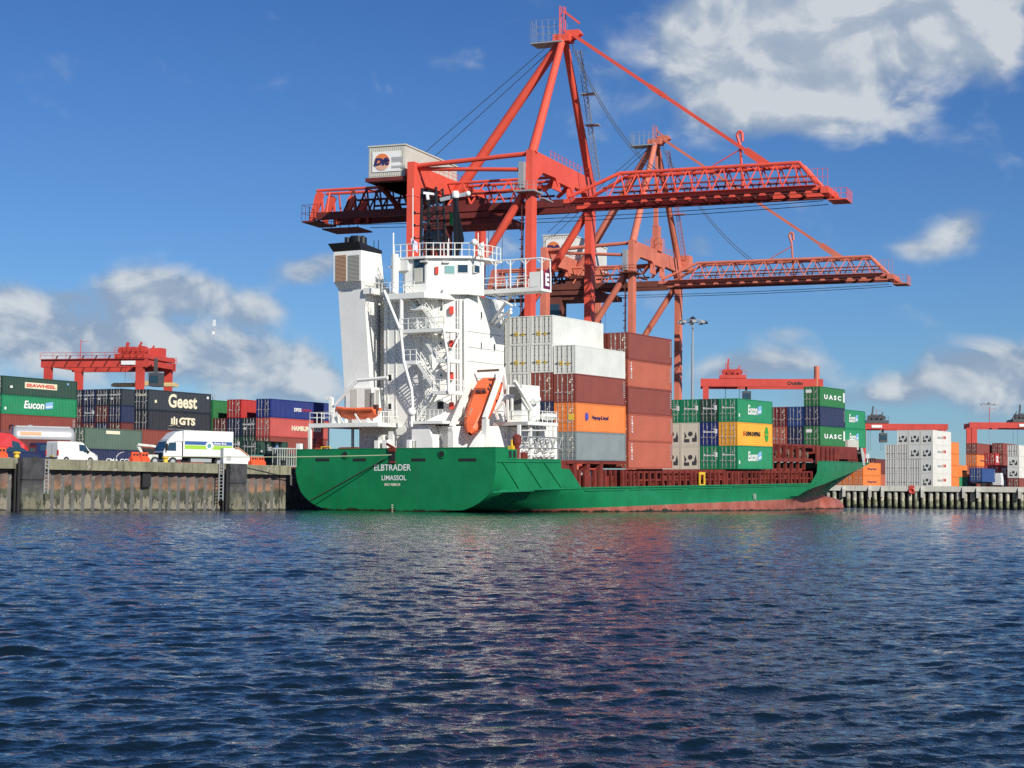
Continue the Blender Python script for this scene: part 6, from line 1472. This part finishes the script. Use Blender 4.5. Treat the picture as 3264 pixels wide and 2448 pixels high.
p = wat(3130, 1492, 352); f = yawframe((p[0], p[1], GZ), math.radians(31)); trailer(f, 9., 'trailer under the blue container on the right hand wharf')
container(f.M@Matrix.Translation((0, 0, 1.15)), 9.0, 2.438, p[2]-GZ-1.15, 'dry', 'blue', 'blue container on a trailer standing on the right hand wharf', GR, 'codes')
b = MB(); body(b, [(9.3, 1.15, .6, 1.8, 3.0, 1.0), (11., 1.15, .6, 1.8, 3.0, 1.0), (11.3, 1.1, .6, 1.5, 2.0, 1.0)]); t = empty('terminal_tractor', f.M, 'white terminal tractor coupled ahead of the blue container trailer', 'lorry'); b.build('cab_body', carwhite, t); wheels(t, (10.6,), 1.1, .5)
MB().box((11., -.9, 1.9), (11.25, .9, 2.8)).build('windscreen', glass_m, t)
# plastic barriers on the quay edge
bar_m = plain('barrier_orange', (.80, .10, .03), .45)
for px, lab in ((430, 'left orange barrier of the pair before the lorry cab'), (459, 'right orange barrier of the pair before the lorry cab'), (808, 'left orange barrier of the pair between the lorry and the stern'), (830, 'right orange barrier of the pair between the lorry and the stern'), (3, 'orange barrier at the left picture edge')):
    x = QF.at(px, 1472, y=.75)[0]; t = empty('traffic_barrier', QF.M@Matrix.Translation((x, .75, GZ+.02)), lab, 'barrier', 'orange barriers on the quay edge')
    b = MB(); b.loft([[(-.46, -.25, 0), (.46, -.25, 0), (.46, .25, 0), (-.46, .25, 0)], [(-.46, -.22, .3), (.46, -.22, .3), (.46, .22, .3), (-.46, .22, .3)], [(-.40, -.1, .4), (.40, -.1, .4), (.40, .1, .4), (-.40, .1, .4)], [(-.38, -.08, .8), (.38, -.08, .8), (.38, .08, .8), (-.38, .08, .8)]]); b.build('barrier_body', bar_m, t)
    b = MB(); b.box((-.28, -.12, .5), (-.06, .12, .66)); b.box((.06, -.12, .5), (.28, .12, .66)); b.build('barrier_slot', rubber, t)
# white sided hopper, wrecked machine, cages and skip beside the lorry
f = vframe(712, 1470, 172, 70); t = empty('hopper', f.M, 'white sloping hopper with a rusty rim behind the lorry tail', 'hopper')
MB().prism([(0, 0, 0), (0, 0, 1.75), (1.5, 0, 1.75), (2.5, 0, 1.05), (2.8, 0, .1), (2.4, 0, 0)], (0, 1.6, 0)).build('hopper_body', carwhite, t)
b = MB(); b.beam((1.1, -.02, 1.77), (1.5, -.02, 1.77), .2, .12); b.beam((1.5, -.03, 1.75), (2.4, -.03, 1.1), .08, .1); b.build('hopper_rim', plain('rim_rust', (.5, .22, .12), .7), t); MB().box((.3, -.03, .55), (.75, 0, 1.0)).build('hopper_label', textgrey, t)
f = vframe(438, 1465, 170, 75); t = empty('loader', f.M, 'battered white loader with a raised arm left of the lorry cab', 'machine')
b = MB(); b.beam((0, .2, 1.95), (1.7, .2, 1.8), .5, .22); b.beam((0, .2, 1.9), (.7, .2, .7), .2, .25); b.box((.8, -.4, .3), (1.9, .9, 1.0)); b.build('loader_arm', paint('loader_white', (.6, .6, .54), .6, .1, 1.5, (.1, .09, .07), .6), t)
b = MB(); b.box((.5, .0, .9), (1.5, .9, 1.6)); b.beam((.5, 0, 1.6), (1.4, 0, .6), .15); b.beam((.9, -.1, .3), (1.6, -.1, 1.5), .12); b.build('loader_frame', rubber, t); wheels(t, (.6, 1.6), .7, .4)
f = vframe(884, 1470, 172, 60); t = empty('stillage', f.M, 'pale wire stillages stacked on the quay end beside the stern', 'stillage'); b = MB()
for k in range(9): b.beam((k*.24, 0, .1), (k*.24, 0, 1.8), .1, .06); b.beam((k*.24, 1.2, .1), (k*.24, 1.2, 1.8), .1, .06)
for z in (.1, .95, 1.8): b.beam((0, 0, z), (2.0, 0, z), .05, .08); b.beam((0, 1.2, z), (2., 1.2, z), .05, .08)
b.build('cage_bars', plain('cage_pale', (.40, .42, .38), .6), t); MB().box((.1, .2, .12), (1.9, 1.0, 1.3)).build('cage_load', plain('load_green', (.10, .13, .11), .7), t)
f = vframe(797, 1462, 178, 75); t = empty('skip', f.M, 'small teal skip between the hopper and the short green container', 'skip'); b = MB(); b.loft([[(.3, 0, 0), (1.0, 0, 0), (1.0, 1, 0), (.3, 1, 0)], [(0, -.1, 1.25), (1.35, -.1, 1.25), (1.35, 1.1, 1.25), (0, 1.1, 1.25)]]); b.build('skip_body', plain('skip_teal', (.06, .22, .20), .6), t)
x = RF.at(2906, 1562, y=-.1)[0]; t = empty('life_ring_stand', RF.M@Matrix.Translation((x, -.1, GZ-.9)), 'small red life ring stand on the pale wharf edge', 'life ring'); b = MB()
for k in range(14): a0, a1 = 2*PI*k/14, 2*PI*(k+1)/14; b.tube((.45*math.cos(a0), -.1, .45*math.sin(a0)), (.45*math.cos(a1), -.1, .45*math.sin(a1)), .14, 6)
b.build('life_ring', textred, t); MB().box((-.5, 0, -.5), (.5, .08, 1.0)).build('ring_board', plain('board_red', (.45, .06, .05), .5), t)
C.render.use_persistent_data = False
